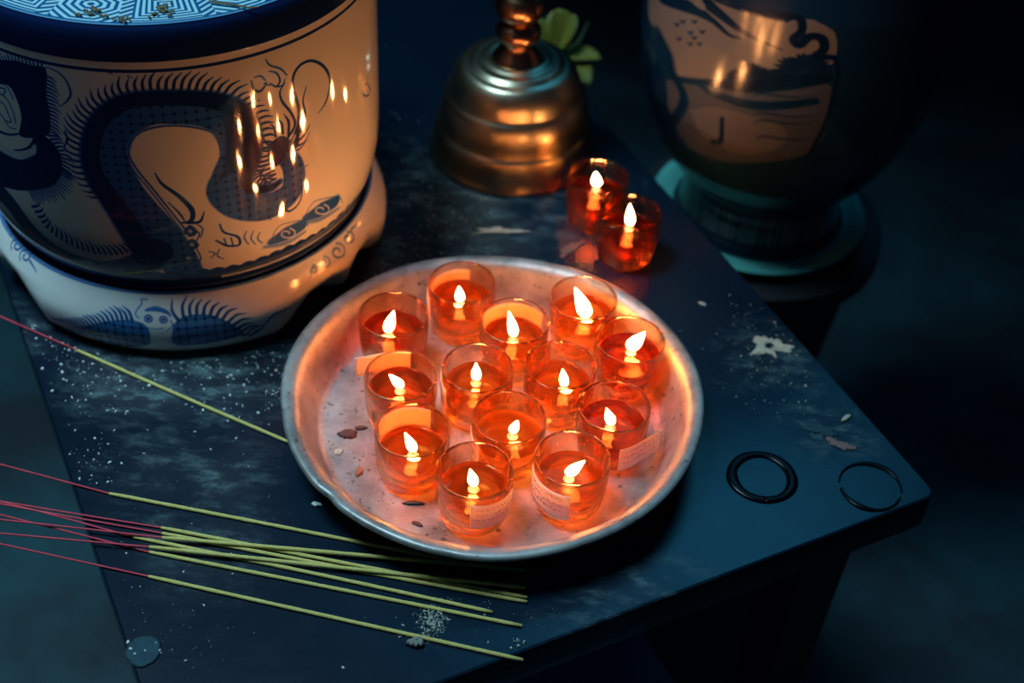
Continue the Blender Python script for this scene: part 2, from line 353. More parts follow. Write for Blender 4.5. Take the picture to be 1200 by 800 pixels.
cv = Canvas(S, Tz); px = .00056
def W1(*w): return [x/1.9043*px for x in w]
# belly side of the body, mid blue
body = [(415, 610), (392, 575), (350, 525), (300, 470), (262, 415), (238, 345), (262, 278), (325, 245), (400, 243), (470, 252), (515, 285), (530, 340), (512, 392), (500, 428), (535, 458), (600, 460), (650, 425), (655, 375), (628, 335)]
cv.stroke(A1(body), W1(84, 96, 108, 110, 104, 96, 86, 78, 74, 76, 78, 78, 78, 76, 74, 72, 66, 56, 40), .74, soft=.0009)
# scale rows and dots on the belly
X, Y = np.meshgrid(cv.S, cv.T); belly = cv.a > .5
gridl = (np.minimum(np.abs((X/.0066) % 1-.5), np.abs((Y/.0062) % 1-.5)) < .045)
dots = np.hypot(((X/.0066) % 1-.5)*1.05, ((Y/.0062) % 1-.5)) < .21
cv.a[belly & gridl] = .86; cv.a[belly & dots] = .97
# pale row edged with dark brush lines close to the belly edge
edge = [(420, 520), (380, 470), (340, 420), (300, 370), (285, 330), (310, 295), (370, 280), (440, 285), (490, 305), (497, 345)]
cv.stroke(A1(edge), W1(6, 6), .45, erase=True); cv.stroke(A1([(x-7, y+2) for x, y in edge[:5]]), W1(3, 3), .9); cv.stroke(A1(edge), W1(2.5, 2.5), .95)
for i in range(0, 70):
    E_ = spline(edge, 8)
    if i < len(E_)-1:
        a = E_[i]; b = E_[i+1]; cv.stroke(A1([a, ((a+b)/2+np.array([4, 2])), b]), W1(2, 2), .9, n=3)
# dark spine side
cv.stroke(A1([(340, 585), (300, 525), (255, 455), (215, 395), (202, 335), (222, 270), (270, 232), (330, 220), (405, 219), (480, 226), (535, 250), (560, 295), (562, 350), (548, 395), (560, 420), (600, 420), (625, 405)]), W1(60, 62, 60, 54, 48, 44, 44, 42, 42, 46, 50, 50, 46, 40, 34, 26, 14), 1., soft=.0016)
cv.stroke(A1([(500, 250), (520, 300), (515, 370), (490, 400)]), W1(30, 44, 40, 16), .93, soft=.002)
# lower coil running to the left edge and the neck
cv.stroke(A1([(-70, 300), (-40, 380), (15, 445), (60, 505), (110, 552), (170, 585), (240, 603), (310, 592), (350, 560)]), W1(60, 70, 72, 70, 66, 64, 62, 70, 80), 1., soft=.0012)
cv.poly(A1([(-20, 330), (55, 330), (80, 300), (110, 310), (135, 345), (138, 385), (115, 415), (60, 425), (20, 420), (-20, 400)]), 1.)
cv.stroke(A1([(-10, 320), (35, 345), (70, 340), (78, 325)]), W1(26, 22, 18, 8), .12, erase=True)
cv.stroke(A1([(-10, 362), (40, 360), (80, 345)]), W1(4, 3, 2), .9)
# mane and face
cv.poly(A1([(-20, 132), (30, 135), (70, 145), (103, 155), (104, 210), (112, 262), (108, 300), (70, 308), (44, 300), (48, 262), (38, 222), (18, 190), (-20, 178)]), 1.)
for a in ([(-5, 205), (15, 220), (30, 250), (35, 275)], [(-5, 222), (10, 235), (20, 258), (25, 272), (10, 268)], [(0, 195), (12, 200), (8, 212)], [(-8, 245), (8, 262), (20, 282), (35, 288)], [(-8, 192), (5, 186), (20, 200), (30, 222)]): cv.stroke(A1(a), W1(4, 3), .85)
cv.stroke(A1([(-8, 290), (20, 300), (44, 298)]), W1(8, 4), .95)
cv.ticks(A1([(-5, 138), (30, 138), (75, 146), (100, 155)]), .006, 1, .2, .0026, .0012)
cv.ticks(A1([(104, 165), (106, 210), (113, 262), (112, 300), (140, 350), (140, 390)]), .0075, 1, .6, .0028, .0013)
cv.ticks(A1([(142, 375), (118, 418), (60, 425)]), .010, 1, .2, .0024, .0012)
cv.stroke(A1([(85, 152), (112, 152), (142, 172), (158, 205), (150, 225), (134, 237)]), W1(2, 3, 4, 5, 4, 1), .9)
cv.stroke(A1([(145, 290), (150, 312), (142, 330)]), W1(3, 6, 2), .95)
# hairs
cv.ticks(A1([(238, 440), (205, 402), (180, 345), (186, 290), (215, 243), (270, 213), (340, 200), (420, 200), (500, 212), (555, 250), (582, 300), (582, 340)]), .0115, 1, .7, .0044, .0018)
cv.ticks(A1([(72, 455), (110, 510), (170, 548), (235, 563), (290, 555), (316, 530), (308, 492), (270, 452), (235, 425)]), .0085, 1, -.5, .0040, .0018)
cv.ticks(A1([(578, 345), (566, 395), (590, 413), (607, 400), (612, 380)]), -.0085, -1, .5, .0034, .0012)
cv.ticks(A4([(365, 610), (345, 540), (335, 470), (360, 430)]), .010, 1, .4, .0034, .0014)
for a, w in (([(370, 400), (365, 360), (345, 340)], 10), ([(405, 385), (400, 340), (378, 312)], 13), ([(432, 390), (432, 330), (408, 292)], 14)): cv.stroke(A4(a), [w/4*px, w/4*px, px*.5], .97)
cv.poly(A4([(345, 430), (400, 395), (450, 425), (470, 455), (430, 470), (400, 520), (360, 540), (335, 500)]), .97)
# tail plumes
for a, w in (([(470, 440), (478, 360), (480, 270), (462, 205), (450, 150), (460, 100), (492, 60), (540, 44), (590, 65), (620, 110), (624, 170), (606, 240), (570, 292)], (20, 20, 18, 16, 16, 15, 14, 13, 14, 15, 12, 9, 3)),
             ([(440, 430), (478, 345), (486, 290)], (12, 18, 6)), ([(455, 430), (500, 345), (510, 290), (500, 230), (516, 165)], (14, 14, 12, 10, 3)),
             ([(425, 410), (462, 345), (445, 290), (402, 235), (392, 190), (415, 148)], (16, 14, 13, 11, 9, 4)),
             ([(440, 440), (500, 400), (532, 342)], (14, 12, 3)), ([(445, 450), (500, 430), (530, 380)], (12, 9, 3)), ([(430, 462), (480, 460), (520, 415)], (12, 8, 3)),
             ([(325, 38), (345, 65), (395, 82), (424, 112)], (4, 7, 8, 5)), ([(340, 92), (375, 102), (392, 138), (375, 165), (345, 150)], (4, 8, 10, 8, 6)), ([(372, 165), (402, 160), (416, 128)], (8, 9, 4)),
             ([(258, 140), (268, 175), (295, 188), (322, 162), (330, 140)], (8, 10, 12, 9, 4)), ([(272, 122), (302, 116), (322, 135)], (5, 8, 7)), ([(318, 150), (345, 160)], (8, 6)),
             ([(490, 590), (497, 650), (480, 712), (440, 748), (408, 740)], (5, 7, 8, 12, 10)), ([(462, 600), (440, 665), (412, 700)], (4, 7, 3)), ([(498, 560), (510, 540), (525, 532)], (6, 5, 2)),
             ([(440, 480), (470, 490), (485, 525)], (4, 5, 3)), ([(400, 722), (370, 745), (345, 735), (330, 760), (350, 790)], (10, 9, 8, 6, 4)),
             ([(806, 105), (800, 140), (786, 170), (784, 205), (806, 206), (815, 180), (800, 150)], (3, 6, 8, 8, 6, 8, 3))):
    cv.stroke(A4(a), [k/4*px for k in w], .97)
for i in range(9):
    t = i/8; cv.stroke(A4([(405+70*t, 485+45*t), (395+70*t, 505+45*t)]), [.0014, .0010], 1.)
# fore leg, claws, clouds
for a, w in (([(345, 385), (362, 410), (400, 438), (428, 468), (426, 492), (402, 497)], (2, 7, 10, 12, 10, 4)), ([(375, 450), (400, 475), (412, 492)], (2, 5, 3)), ([(420, 497), (446, 494), (456, 472)], (8, 7, 2)),
             ([(440, 500), (452, 510), (448, 530)], (2, 3, 2)), ([(430, 510), (445, 522), (436, 545), (448, 575), (440, 592)], (3, 3, 3, 3, 3)),
             ([(490, 500), (500, 518), (530, 528), (534, 545), (508, 548), (482, 536)], (3, 5, 6, 6, 6, 4)), ([(505, 545), (500, 532)], (3, 3)), ([(520, 546), (515, 530)], (3, 3)),
             ([(550, 515), (545, 530), (555, 545)], (2, 3, 2)), ([(565, 515), (560, 532), (570, 545)], (2, 3, 2)), ([(580, 518), (575, 532), (585, 542)], (2, 3, 2)),
             ([(465, 560), (480, 565), (470, 575)], (2, 3, 2)), ([(490, 555), (485, 570), (500, 578)], (2, 3, 2))):
    cv.stroke(A1(a), [k/1.9*px for k in w], .95)
for q in ((424, 515), (428, 545), (420, 575)):
    cv.stroke(A1([q, (q[0]+3, q[1]+2)]), W1(26, 26), .75); cv.stroke(A1([q, (q[0]+1, q[1]+1)]), W1(9, 9), .3, erase=True)
    cv.stroke(A1([(q[0]-12, q[1]), (q[0], q[1]-12), (q[0]+12, q[1]), (q[0], q[1]+12), (q[0]-12, q[1])]), W1(3, 3), 1.)
for cx_, cy_ in ((640, 521), (716, 468)):
    cv.stroke(A1([(cx_-34, cy_+18), (cx_, cy_), (cx_+32, cy_-18)]), W1(22, 44, 36), .8, soft=.0012)
    sp_ = [(cx_+math.cos(a)*(4+a*1.6)*1.3, cy_-math.sin(a)*(4+a*1.6)*.8) for a in np.linspace(0, 7.5, 12)]
    cv.stroke(A1(sp_), W1(4, 4), .12, erase=True)
    cv.stroke(A1([(cx_-42, cy_+26), (cx_-20, cy_-14), (cx_+10, cy_-26), (cx_+40, cy_-30), (cx_+48, cy_-16)]), W1(2, 2), .8)
    cv.stroke(A1([(cx_-50, cy_+30), (cx_, cy_+20), (cx_+40, cy_-4)]), W1(10, 16, 10), .45, soft=.001)
# ground wave at the foot
Xs, Zs = np.meshgrid(cv.S, cv.T); wave = .0715+.0022*np.abs(np.sin(Xs/.0105*PI))+.001*np.sin(Xs*90)
wv = A1([(380, 605), (800, 450)]); left = np.clip((wv[0][0]-Xs)/.05, 0, 1)
cv.a = np.where(Zs < wave+left*.004, np.maximum(cv.a, .93), cv.a)
cv.a = np.where((np.abs(Zs-.0615) < .0013) & (Xs > H1(260, 320)[0]), .05, cv.a)
cv.a = np.where((np.abs(Zs-.0535) < .0010), .35, cv.a)
# collar lines
cv.a = np.where(np.abs(Zs-.2326) < .0011, .97, cv.a); cv.a = np.where(Zs > .2385, 1., cv.a); cv.a = np.where(Zs > .2600, .9, cv.a)
for q in ((127, 84.5), (150, 89)): cv.stroke([H1(*q), H1(q[0]+5, q[1]+2)], [.0012, .0004], .8)
th = np.r_[S/R0, np.linspace(S[-1]/R0, S[0]/R0+2*PI, 62)[1:-1]]
rows_z = np.r_[.040, .043, Tz, .2600]; rr = np.interp(rows_z, PR[:, 1], PR[:, 0])
full = np.zeros((len(rows_z), len(th)), np.float32); full[2:-1, :len(S)] = cv.a; full[2:-1, len(S):] = (((Tz < .072) | (Tz > .2385)) * .95)[:, None]; full[-1] = 1.; full[0:2] = 1
XYZ = np.stack([rr[:, None]*np.cos(th), rr[:, None]*np.sin(th), np.broadcast_to(rows_z[:, None], (len(rows_z), len(th)))], -1)
M['porc'] = porcelain('blue_white_porcelain')
pot = empty('porcelain_drum_pot', (*PC, .040)); tag(pot, 'large round blue and white porcelain pot painted with a coiling dragon', 'pot')
XYZ[..., 2] -= .040
ink_mesh('pot_body', XYZ, full, M['porc'], pot)
mb = MB(); mb.lathe([(.0, .0), (.1, .0)], 96, caps=False); mb.build('pot_underside', M['leg'], pot)
# lid with a fret pattern
rl = np.r_[np.linspace(.1395, .090, 150), .06, .03, .002]; thl = np.r_[np.linspace(math.radians(-150), math.radians(-20), 1100), np.linspace(math.radians(-20), math.radians(210), 82)[1:-1]]
TH_, RL = np.meshgrid(thl, rl); cell = math.radians(21); u = ((TH_/cell) % 1-.5)*2; v = (RL-.1185)/.0165
d = np.maximum(np.abs(u)*1.05, np.abs(v)); dd = np.abs(u)*.55+np.abs(v)*.55
alt = (np.floor(TH_/cell) % 2 == 0); d = np.where(alt, d, np.maximum(d*.72, dd))
ink = (np.where((d*6.2) % 1 < .48, .72, .06)); ink = np.where(np.abs(u) > .84, np.where(((v*3.4+u*3) % 1) < .5, .8, .1), ink)
ink = np.where(RL > .1362, .75, ink); ink = np.where(RL > .1378, .40, ink); ink = np.where(RL > .1389, .9, ink); ink = np.where(RL < .101, np.where((RL*260) % 1 < .5, .7, .1), ink)
zl = .2200+.0012*(1-((RL-.118)/.03)**2).clip(0, 1)-np.clip((.02-RL)*.05, 0, 1)
XL = np.stack([RL*np.cos(TH_), RL*np.sin(TH_), zl], -1); ink_mesh('lid', XL[:, :], ink, porcelain('lid_porcelain', white=(.30, .52, .56), mid=(.008, .10, .24), dark=(.003, .02, .07), rough=.25), pot)
# --- lobed stand
FA = [0, 34, 39, 46, 53, 57, 60]
def foot_a(th): return np.abs((np.degrees(th)+88+60) % 120-60)      # angle from the nearest of the three feet
def zb(th): return np.interp(foot_a(th), FA, [0, 0, .006, .0155, .0155, .012, .010])
sprof = spline([(.1390, 0), (.1448, .007), (.1475, .015), (.1484, .022), (.1478, .030), (.1450, .039), (.1412, .0475), (.1385, .0520), (.1372, .0535)], 8)
tt = np.r_[np.linspace(math.radians(-172), math.radians(22), 900), np.linspace(math.radians(22), math.radians(188), 122)[1:-1]]
n_r = 150; sv = np.linspace(0, 1, n_r)
hs = sv*.0535
def rst(z, th):
    z0 = zb(th); rb = np.interp(foot_a(th), FA, [.139, .139, .1385, .1330, .1325, .1365, .1405]); pb = np.interp(z0, sprof[:, 1], sprof[:, 0])
    return np.interp(z, sprof[:, 1], sprof[:, 0])-(pb-rb)*(np.clip((.040-z)/(.040-z0), 0, 1))**1.4
TT, HH = np.meshgrid(tt, hs); ZB = zb(TT); ZS = ZB+(.0535-ZB)*(HH/.0535)
RS = rst(ZS, TT)
SS = cvs = Canvas(np.linspace(math.radians(-172), math.radians(22), 900)*.146, np.linspace(0, .0555, n_r))
def Hs(x, y):
    th_, z = hit(x, y, lambda z: np.interp(z, sprof[:, 1], sprof[:, 0]), PC, .0, .055)
    if th_ > PI/2: th_ -= 2*PI
    return (th_*.146, z)
cvs = Canvas(np.linspace(math.radians(-172), math.radians(22), 900)*.146, np.linspace(0, .0555, 220))
B2 = lambda pts: [Hs(x/4, 220+y/4) for x, y in pts]; B3 = lambda pts: [Hs(200+x/4, 220+y/4) for x, y in pts]
q4 = px/4
cvs.poly(B2([(300, 655), (430, 640), (520, 622), (620, 618), (690, 650), (705, 700), (690, 738), (560, 738), (440, 705)]), .62)
cvs.poly(B3([(10, 640), (60, 602), (160, 590), (260, 622), (345, 680), (260, 712), (120, 736), (15, 732)]), .62)
X2, Y2 = np.meshgrid(cvs.S, cvs.T); bl = cvs.a > .5
cvs.a[bl & (np.minimum(np.abs((X2/.0062) % 1-.5), np.abs((Y2/.0065) % 1-.5)) < .07)] = .85; cvs.a[bl & (np.hypot((X2/.0062) % 1-.5, (Y2/.0065) % 1-.5) < .2)] = .97
cvs.ticks(B2([(270, 640), (350, 655), (430, 640), (520, 620), (620, 616)]), .0085, 1, -.9, .0034, .0018, .85)
cvs.ticks(B3([(20, 625), (60, 600), (160, 588), (260, 618), (345, 678), (390, 690)]), .0105, 1, .9, .0046, .0019, .85)
cvs.stroke(B2([(240, 610), (300, 625), (350, 670), (420, 690), (480, 720)]), [8*q4, 10*q4, 12*q4, 14*q4], .8)
cvs.stroke(B3([(330, 690), (400, 680), (440, 640), (490, 590), (565, 563)]), [16*q4, 12*q4, 10*q4, 12*q4, 6*q4], .75)
for ex_, ey_ in ((695, 612), (765, 617)):
    cvs.stroke(B2([(ex_, ey_), (ex_+2, ey_)]), [40*q4]*2, .85); cvs.stroke(B2([(ex_, ey_), (ex_+2, ey_)]), [26*q4]*2, .25, erase=True); cvs.stroke(B2([(ex_, ey_), (ex_+2, ey_)]), [15*q4]*2, .95)
cvs.stroke(B2([(685, 572), (730, 566), (780, 580), (800, 600)]), [14*q4, 26*q4, 20*q4, 8*q4], .6); cvs.stroke(B2([(650, 610), (635, 585), (665, 540), (660, 522), (690, 522)]), [5*q4]*2, .8)
cvs.stroke(B2([(800, 620), (808, 645), (780, 672)]), [5*q4]*2, .7); cvs.stroke(B2([(700, 655), (735, 662), (765, 656)]), [5*q4]*2, .7)
for cx_, cy_, r_ in ((670, 382, 20), (720, 350, 30), (782, 298, 40), (832, 235, 30)):
    cvs.stroke(B3([(cx_+math.cos(a)*r_*(.25+.75*a/8), cy_-math.sin(a)*r_*(.25+.75*a/8)) for a in np.linspace(0, 8, 14)]), [9*q4, 10*q4, 8*q4], .88 if r_ != 30 or cx_ > 800 else .5)
cvs.stroke(B3([(655, 395), (660, 410), (648, 428)]), [12*q4, 8*q4, 3*q4], .88); cvs.stroke(B3([(845, 215), (850, 190), (876, 168)]), [9*q4, 8*q4, 4*q4], .88)
for cx_, cy_, r_ in ((66, 210, 22), (80, 270, 30), (120, 320, 30)):
    cvs.stroke(B2([(cx_+math.cos(a+2)*r_*(.25+.75*a/8), cy_-math.sin(a+2)*r_*(.25+.75*a/8)*1.2) for a in np.linspace(0, 8, 14)]), [9*q4, 9*q4, 7*q4], .88)
cvs.stroke(B2([(140, 340), (155, 365), (172, 395)]), [10*q4, 8*q4, 3*q4], .88); cvs.stroke(B2([(60, 190), (45, 175), (40, 160)]), [8*q4, 4*q4], .88)
inkS = np.zeros(TT.shape, np.float32)
ti = np.arange(900); zi = np.clip(np.searchsorted(cvs.T, ZS[:, :900]), 0, 219); inkS[:, :900] = cvs.a[zi, ti[None, :]]
inkS[-4:, :] = np.maximum(inkS[-4:, :], .5)
# close: outside, bottom edge, inside
inner = RS-.008; XS_out = np.stack([RS*np.cos(TT), RS*np.sin(TT), ZS], -1); XS_in = np.stack([inner*np.cos(TT), inner*np.sin(TT), ZS], -1)
XSf = np.concatenate([XS_in[:110][::-1][::10], ((XS_in[:1]+XS_out[:1])/2-np.array([0, 0, .0006])).clip(-9, 9), XS_out, np.stack([(RS[-1:]-.0018)*np.cos(TT[-1:]), (RS[-1:]-.0018)*np.sin(TT[-1:]), ZS[-1:]-.0004], -1), np.stack([(RS[-1:]-.0030)*np.cos(TT[-1:]), (RS[-1:]-.0030)*np.sin(TT[-1:]), ZS[-1:]-.004], -1), XS_in[-40:-39]], 0)
XSf[..., 2] = np.maximum(XSf[..., 2], 0.0002)
inkF = np.concatenate([0*inkS[:110][::10], 0*inkS[:1], inkS, inkS[-1:], inkS[-1:], inkS[-1:]], 0)
stand = empty('porcelain_stand', (*PC, 0)); tag(stand, 'white glazed porcelain stand on lobed feet carrying the dragon pot', 'pot stand')
n_in = len(XS_in[::10]); ink_mesh('lobed_ring', XSf, inkF, porcelain('stand_glaze', white=(.66, .68, .66), mid=(.03, .16, .42), rough=.13), stand)
mb = MB(); mb.lathe([(0, .0345), (.1325, .0345), (.1325, .0396), (0, .0396)], 96, caps=False); mb.build('support_plate', M['leg'], stand, auto=.6)
# bits of spent incense on the lid
for i, (x, y) in enumerate(((105, 12), (128, 20), (150, 24), (118, 4), (195, 10), (188, 17), (280, 4))):
    q = at(x, y, .262)
for i, (pts, lab) in enumerate((([(92, 18), (108, 13), (120, 19), (140, 23), (150, 24)], 'burnt incense crumbs lying on the fret lid, nearer its middle'), ([(175, 20), (186, 14), (192, 7), (197, 12), (188, 17)], 'dark burnt crumbs lying on the fret lid, right of the other crumbs'), ([(245, 1), (270, 5), (292, 9), (304, 8)], 'thin dark twig lying near the right rim of the fret lid'))):
    mb = MB(); o0 = at(*pts[0], .262)
    for k in range(26 if i < 2 else 1):
        if i == 2: mb.tube([at(a, b, .2625)-o0 for a, b in pts], [.0006, .0007, .0006, .0003], 6); break
        a = spline(pts, 8); q = a[rng.randrange(len(a))]+nrg.normal(0, 2.2, 2); q = at(q[0], q[1], .2622)-o0; an = rng.uniform(0, PI); l = rng.uniform(.001, .0035)
        mb.tube([(q[0], q[1], q[2]), (q[0]+math.cos(an)*l, q[1]+math.sin(an)*l, q[2]+rng.uniform(0, .0008))], rng.uniform(.0004, .0009), 5)
    o = mb.build('incense_crumbs' if i < 2 else 'twig', pbr('burnt_crumb', (.10, .09, .05), .9), smooth=False); o.location = tuple(o0); tag(o, lab, 'crumbs' if i < 2 else 'twig', kind='stuff' if i < 2 else None)

# ================================================================== TRAY
TC = np.array([-.0106, .6646])
tray = MB(); seg = 220
tp = [(0, .0030), (.060, .0030), (.110, .0030), (.1145, .0036), (.1175, .0060), (.1215, .0150), (.1262, .0262), (.1290, .0312), (.1312, .0332), (.1345, .0346), (.1375, .0350), (.1392, .0345), (.1400, .0330), (.1398, .0313), (.1385, .0302), (.1368, .0304), (.1360, .0318),
      (.1352, .0334), (.1330, .0325), (.1300, .0300), (.1272, .0252), (.1225, .0140), (.1185, .0045), (.1150, .0022), (.1100, .0018), (0, .0018)]
Gt = []
for k in range(seg):
    a = 2*PI*k/seg; row = []
    for r, z in tp:
        dent = 0
        if r > .125:
            for a0, w, d in ((-2.33, .045, .0022), (-2.9, .05, .0006), (-1.1, .05, .0005), (-1.72, .04, .0008)): dent += d*math.exp(-((a-2*PI-a0)/w)**2 if a > PI else -((a-a0)/w)**2)
        wob = .0006*math.sin(3*a+.5)+.0004*math.sin(7*a)
        rr_ = r-dent*1.0+(wob if r > .12 else 0); zz = z-dent*.6*(1 if r > .13 else 0)+(.0005*math.sin(2*a+1) if r > .12 else 0)
        row.append((rr_*math.cos(a), rr_*math.sin(a), zz))
    Gt.append(row)
tray.grid(np.array(Gt), close_u=True)
to = tray.build('round_metal_tray', M['tray']); to.location = (*TC, 0); tag(to, 'round worn metal tray with a rolled rim holding burning oil candles', 'tray')
TZ = .0030

# ================================================================== CANDLES
gprof_out = [(0, .0006), (.0150, .0002), (.0168, 0), (.0190, .0006), (.0204, .0022), (.0216, .0060), (.0227, .0120), (.0235, .0190), (.0239, .0260), (.0241, .0330), (.0240, .0390), (.0239, .0415), (.0237, .0424), (.0233, .0428)]
gprof_in = [(.0229, .0426), (.0226, .0416), (.0226, .0390), (.0223, .0330), (.0218, .0270), (.0211, .0200), (.0199, .0140), (.0180, .0100), (.0140, .0078), (.0070, .0070), (0, .0068)]
mb = MB(); mb.lathe(gprof_out+gprof_in, 96, caps=False); proto = mb.build('glass_cup', M['glass']); GME = proto.data; bpy.data.objects.remove(proto)
def oil_mesh(lv, mt):
    e = .00012; pi_ = [(r-e, z+e) for r, z in gprof_in[::-1] if z+e < lv-.0004]
    rr_ = float(np.interp(lv, [z for r, z in gprof_in[::-1]], [r for r, z in gprof_in[::-1]]))-e
    pi_ = [(max(r, 0), z) for r, z in pi_]
    pr = pi_+[(rr_, lv+.0004), (rr_-.0006, lv+.0001), (rr_-.0018, lv-.0002), (rr_*.5, lv-.0003), (0, lv-.0003)]
    mb = MB(); mb.lathe(pr, 80, caps=False); return mb
def curved(th, r, z): return (r*math.cos(th), r*math.sin(th), z)
def label_mb(c0, c1, z0, z1, slope=0, flag=0., flag_side=1, write=True, print_=False, curl=0.):
    """c0..c1 angle range in degrees around the cup; flag: how far the loose end stands off"""
    mb = MB(); nu, nv = 22, 8; a0, a1 = math.radians(c0), math.radians(c1); arc = abs(a1-a0)*.0243
    def P(u, v, off=0.0):
        z = z0+(z1-z0)*v+slope*(u-.5); 
        rg = float(np.interp(z, [q[1] for q in gprof_out], [q[0] for q in gprof_out]))
        r = max(rg, .0236)+.00035+off
        if flag and ((flag_side > 0 and u > 1-flag) or (flag_side < 0 and u < flag)):
            uc = 1-flag if flag_side > 0 else flag; a = a0+(a1-a0)*uc; du = (u-uc)*(a1-a0)*.0243
            k = abs(u-uc)
            return np.array([r*math.cos(a)-math.sin(a)*du, r*math.sin(a)+math.cos(a)*du, z])+np.array([math.cos(a), math.sin(a), 0])*curl*k*k
        a = a0+(a1-a0)*u; return np.array([r*math.cos(a), r*math.sin(a), z])
    U = np.linspace(0, 1, nu); V = np.linspace(0, 1, nv)
    A = np.array([[P(u, v) for v in V] for u in U]); B = np.array([[P(u, v, .00012) for v in V] for u in U])
    loop = np.concatenate([A, B[:, ::-1]], 1); mb.grid(loop, close_v=True)
    n2 = nv*2; b = 0
    for i in (0, nu-1):
        for j in range(nv-1): mb.f.append((i*n2+j, i*n2+j+1, i*n2+n2-2-j, i*n2+n2-1-j)); mb.m.append(0)
    if write:
        for li, v in enumerate((.78, .55, .32) if write is True else write):
            u = .1
            while u < .86:
                w = rng.uniform(.03, .09); k = rng.randrange(3, 6)
                pts = [P(min(.95, u+w*i/k), v+rng.uniform(-.055, .075), .00025) for i in range(k+1)]
                mb.tube(pts, .00011, 4, mi=1); u += w+rng.uniform(.015, .05)
    if print_:
        for uu, vv, w, h in ((.55, .2, .10, .55), (.72, .35, .12, .4)):
            Q = np.array([[P(uu+w*i/3, vv+h*j/2, .0003) for j in range(3)] for i in range(4)]); mb.grid(Q, 2)
    return mb
def flame_mb(h, w, lx, ly, base):
    """teardrop flame, leaning by lx, ly over its height"""
    mb = MB(); ts = np.linspace(0, 1, 16); G = []
    for t in ts:
        r = w/2*(math.sin(PI*min(1, t**.62))**.85 if 0 < t < 1 else 0)*(1.06-.35*t); k = t**1.4
        G.append([(base[0]+lx*k+r*math.cos(a), base[1]+ly*k+r*math.sin(a), base[2]+h*t) for a in np.linspace(0, 2*PI, 14, endpoint=False)])
    mb.grid(np.array(G), close_v=True); return mb
# px of the rim centre, support height, flame base px, flame tip px, flame width, oil level, label spec, dark oil
cups = [
 ((461, 368), (455, 388), (463, 364), .0075, .0262, None, 1, 'oil candle at the left back of the tray, nearest the dragon pot'),
 ((541.5, 331), (539, 352), (538, 335), .0065, .0262, dict(c=(80, 205), z=(.008, .034), slope=-.001), 0, 'oil candle at the very back of the tray, paper wrapped round its left side'),
 ((469.5, 439.5), (469, 453), (456, 438), .0068, .0285, dict(c=(80, 169), z=(.024, .0415), slope=0, flag=.66, side=1), 1, 'left oil candle on the tray, paper flag sticking out to its left'),
 ((560, 430), (558, 444), (558, 425), .0062, .0262, dict(c=(165, 215), z=(.012, .034), slope=-.003), 0, 'oil candle left of the tray centre, ringed by others, with a thin upright flame'),
 ((483, 503), (484, 528), (475, 507), .0068, .0230, dict(c=(65, 163), z=(.016, .038), slope=.0), 0, 'oil candle at the left front of the tray, handwritten paper on its far side'),
 ((556.5, 550), (555, 568), (551, 549), .0066, .0255, dict(c=(-92, -12), z=(.0140, .0355), slope=-.003), 0, 'foremost oil candle with a white handwritten paper on its lower right'),
 ((603, 375), (602, 393), (596, 366), .0068, .0255, dict(c=(35, 160), z=(.015, .037), slope=.001, prt=True), 0, 'oil candle behind the tray centre, grey and orange printed paper on its far side'),
 ((684, 348.5), (686, 370), (669, 338), .0105, .0262, None, 0, 'oil candle at the right back of the tray with the largest flame, leaning left'),
 ((657, 427), (661, 451), (659, 432), .0062, .0250, None, 0, 'plain clear oil candle just right of the tray centre, small upright flame'),
 ((739, 397), (740, 408), (755, 388), .0100, .0275, None, 1, 'dark amber oil candle at the right edge of the tray, broad flame leaning right'),
 ((720, 475), (716, 496), (710, 478), .0068, .0258, dict(c=(-78, 1), z=(.0065, .0275), slope=.002, flag=.66, side=1), 1, 'oil candle at the right front with a paper flag standing off its right side'),
 ((597, 488), (601, 506), (607, 492), .0062, .0262, dict(c=(178, 222), z=(.010, .030), slope=-.002), 2, 'pale glowing orange oil candle near the tray centre, between the front pair'),
 ((671, 536), (667, 556), (687, 538), .0078, .0250, dict(c=(-178, -90), z=(.0110, .0345), slope=-.002), 0, 'front right oil candle with a slanted white paper label, flame leaning right'),
 ((700.5, 206), (699, 217), (698, 203), .0075, .0262, None, 3, 'farther of the two oil candles standing on the table beside the brass candlestick'),
 ((738.5, 249), (738, 263), (737, 242), .0070, .0262, None, 3, 'nearer of the two oil candles standing on the table behind the tray'),
]
M['oil_pale'] = glass_mat('pale_orange_oil', (1, .76, .44), (1, .76, .46), .30, ior=1.40, milk=(1, .48, .17), mk=.30)
oils = [M['oil'], M['oil_dark'], M['oil_pale'], M['oil_dark']]
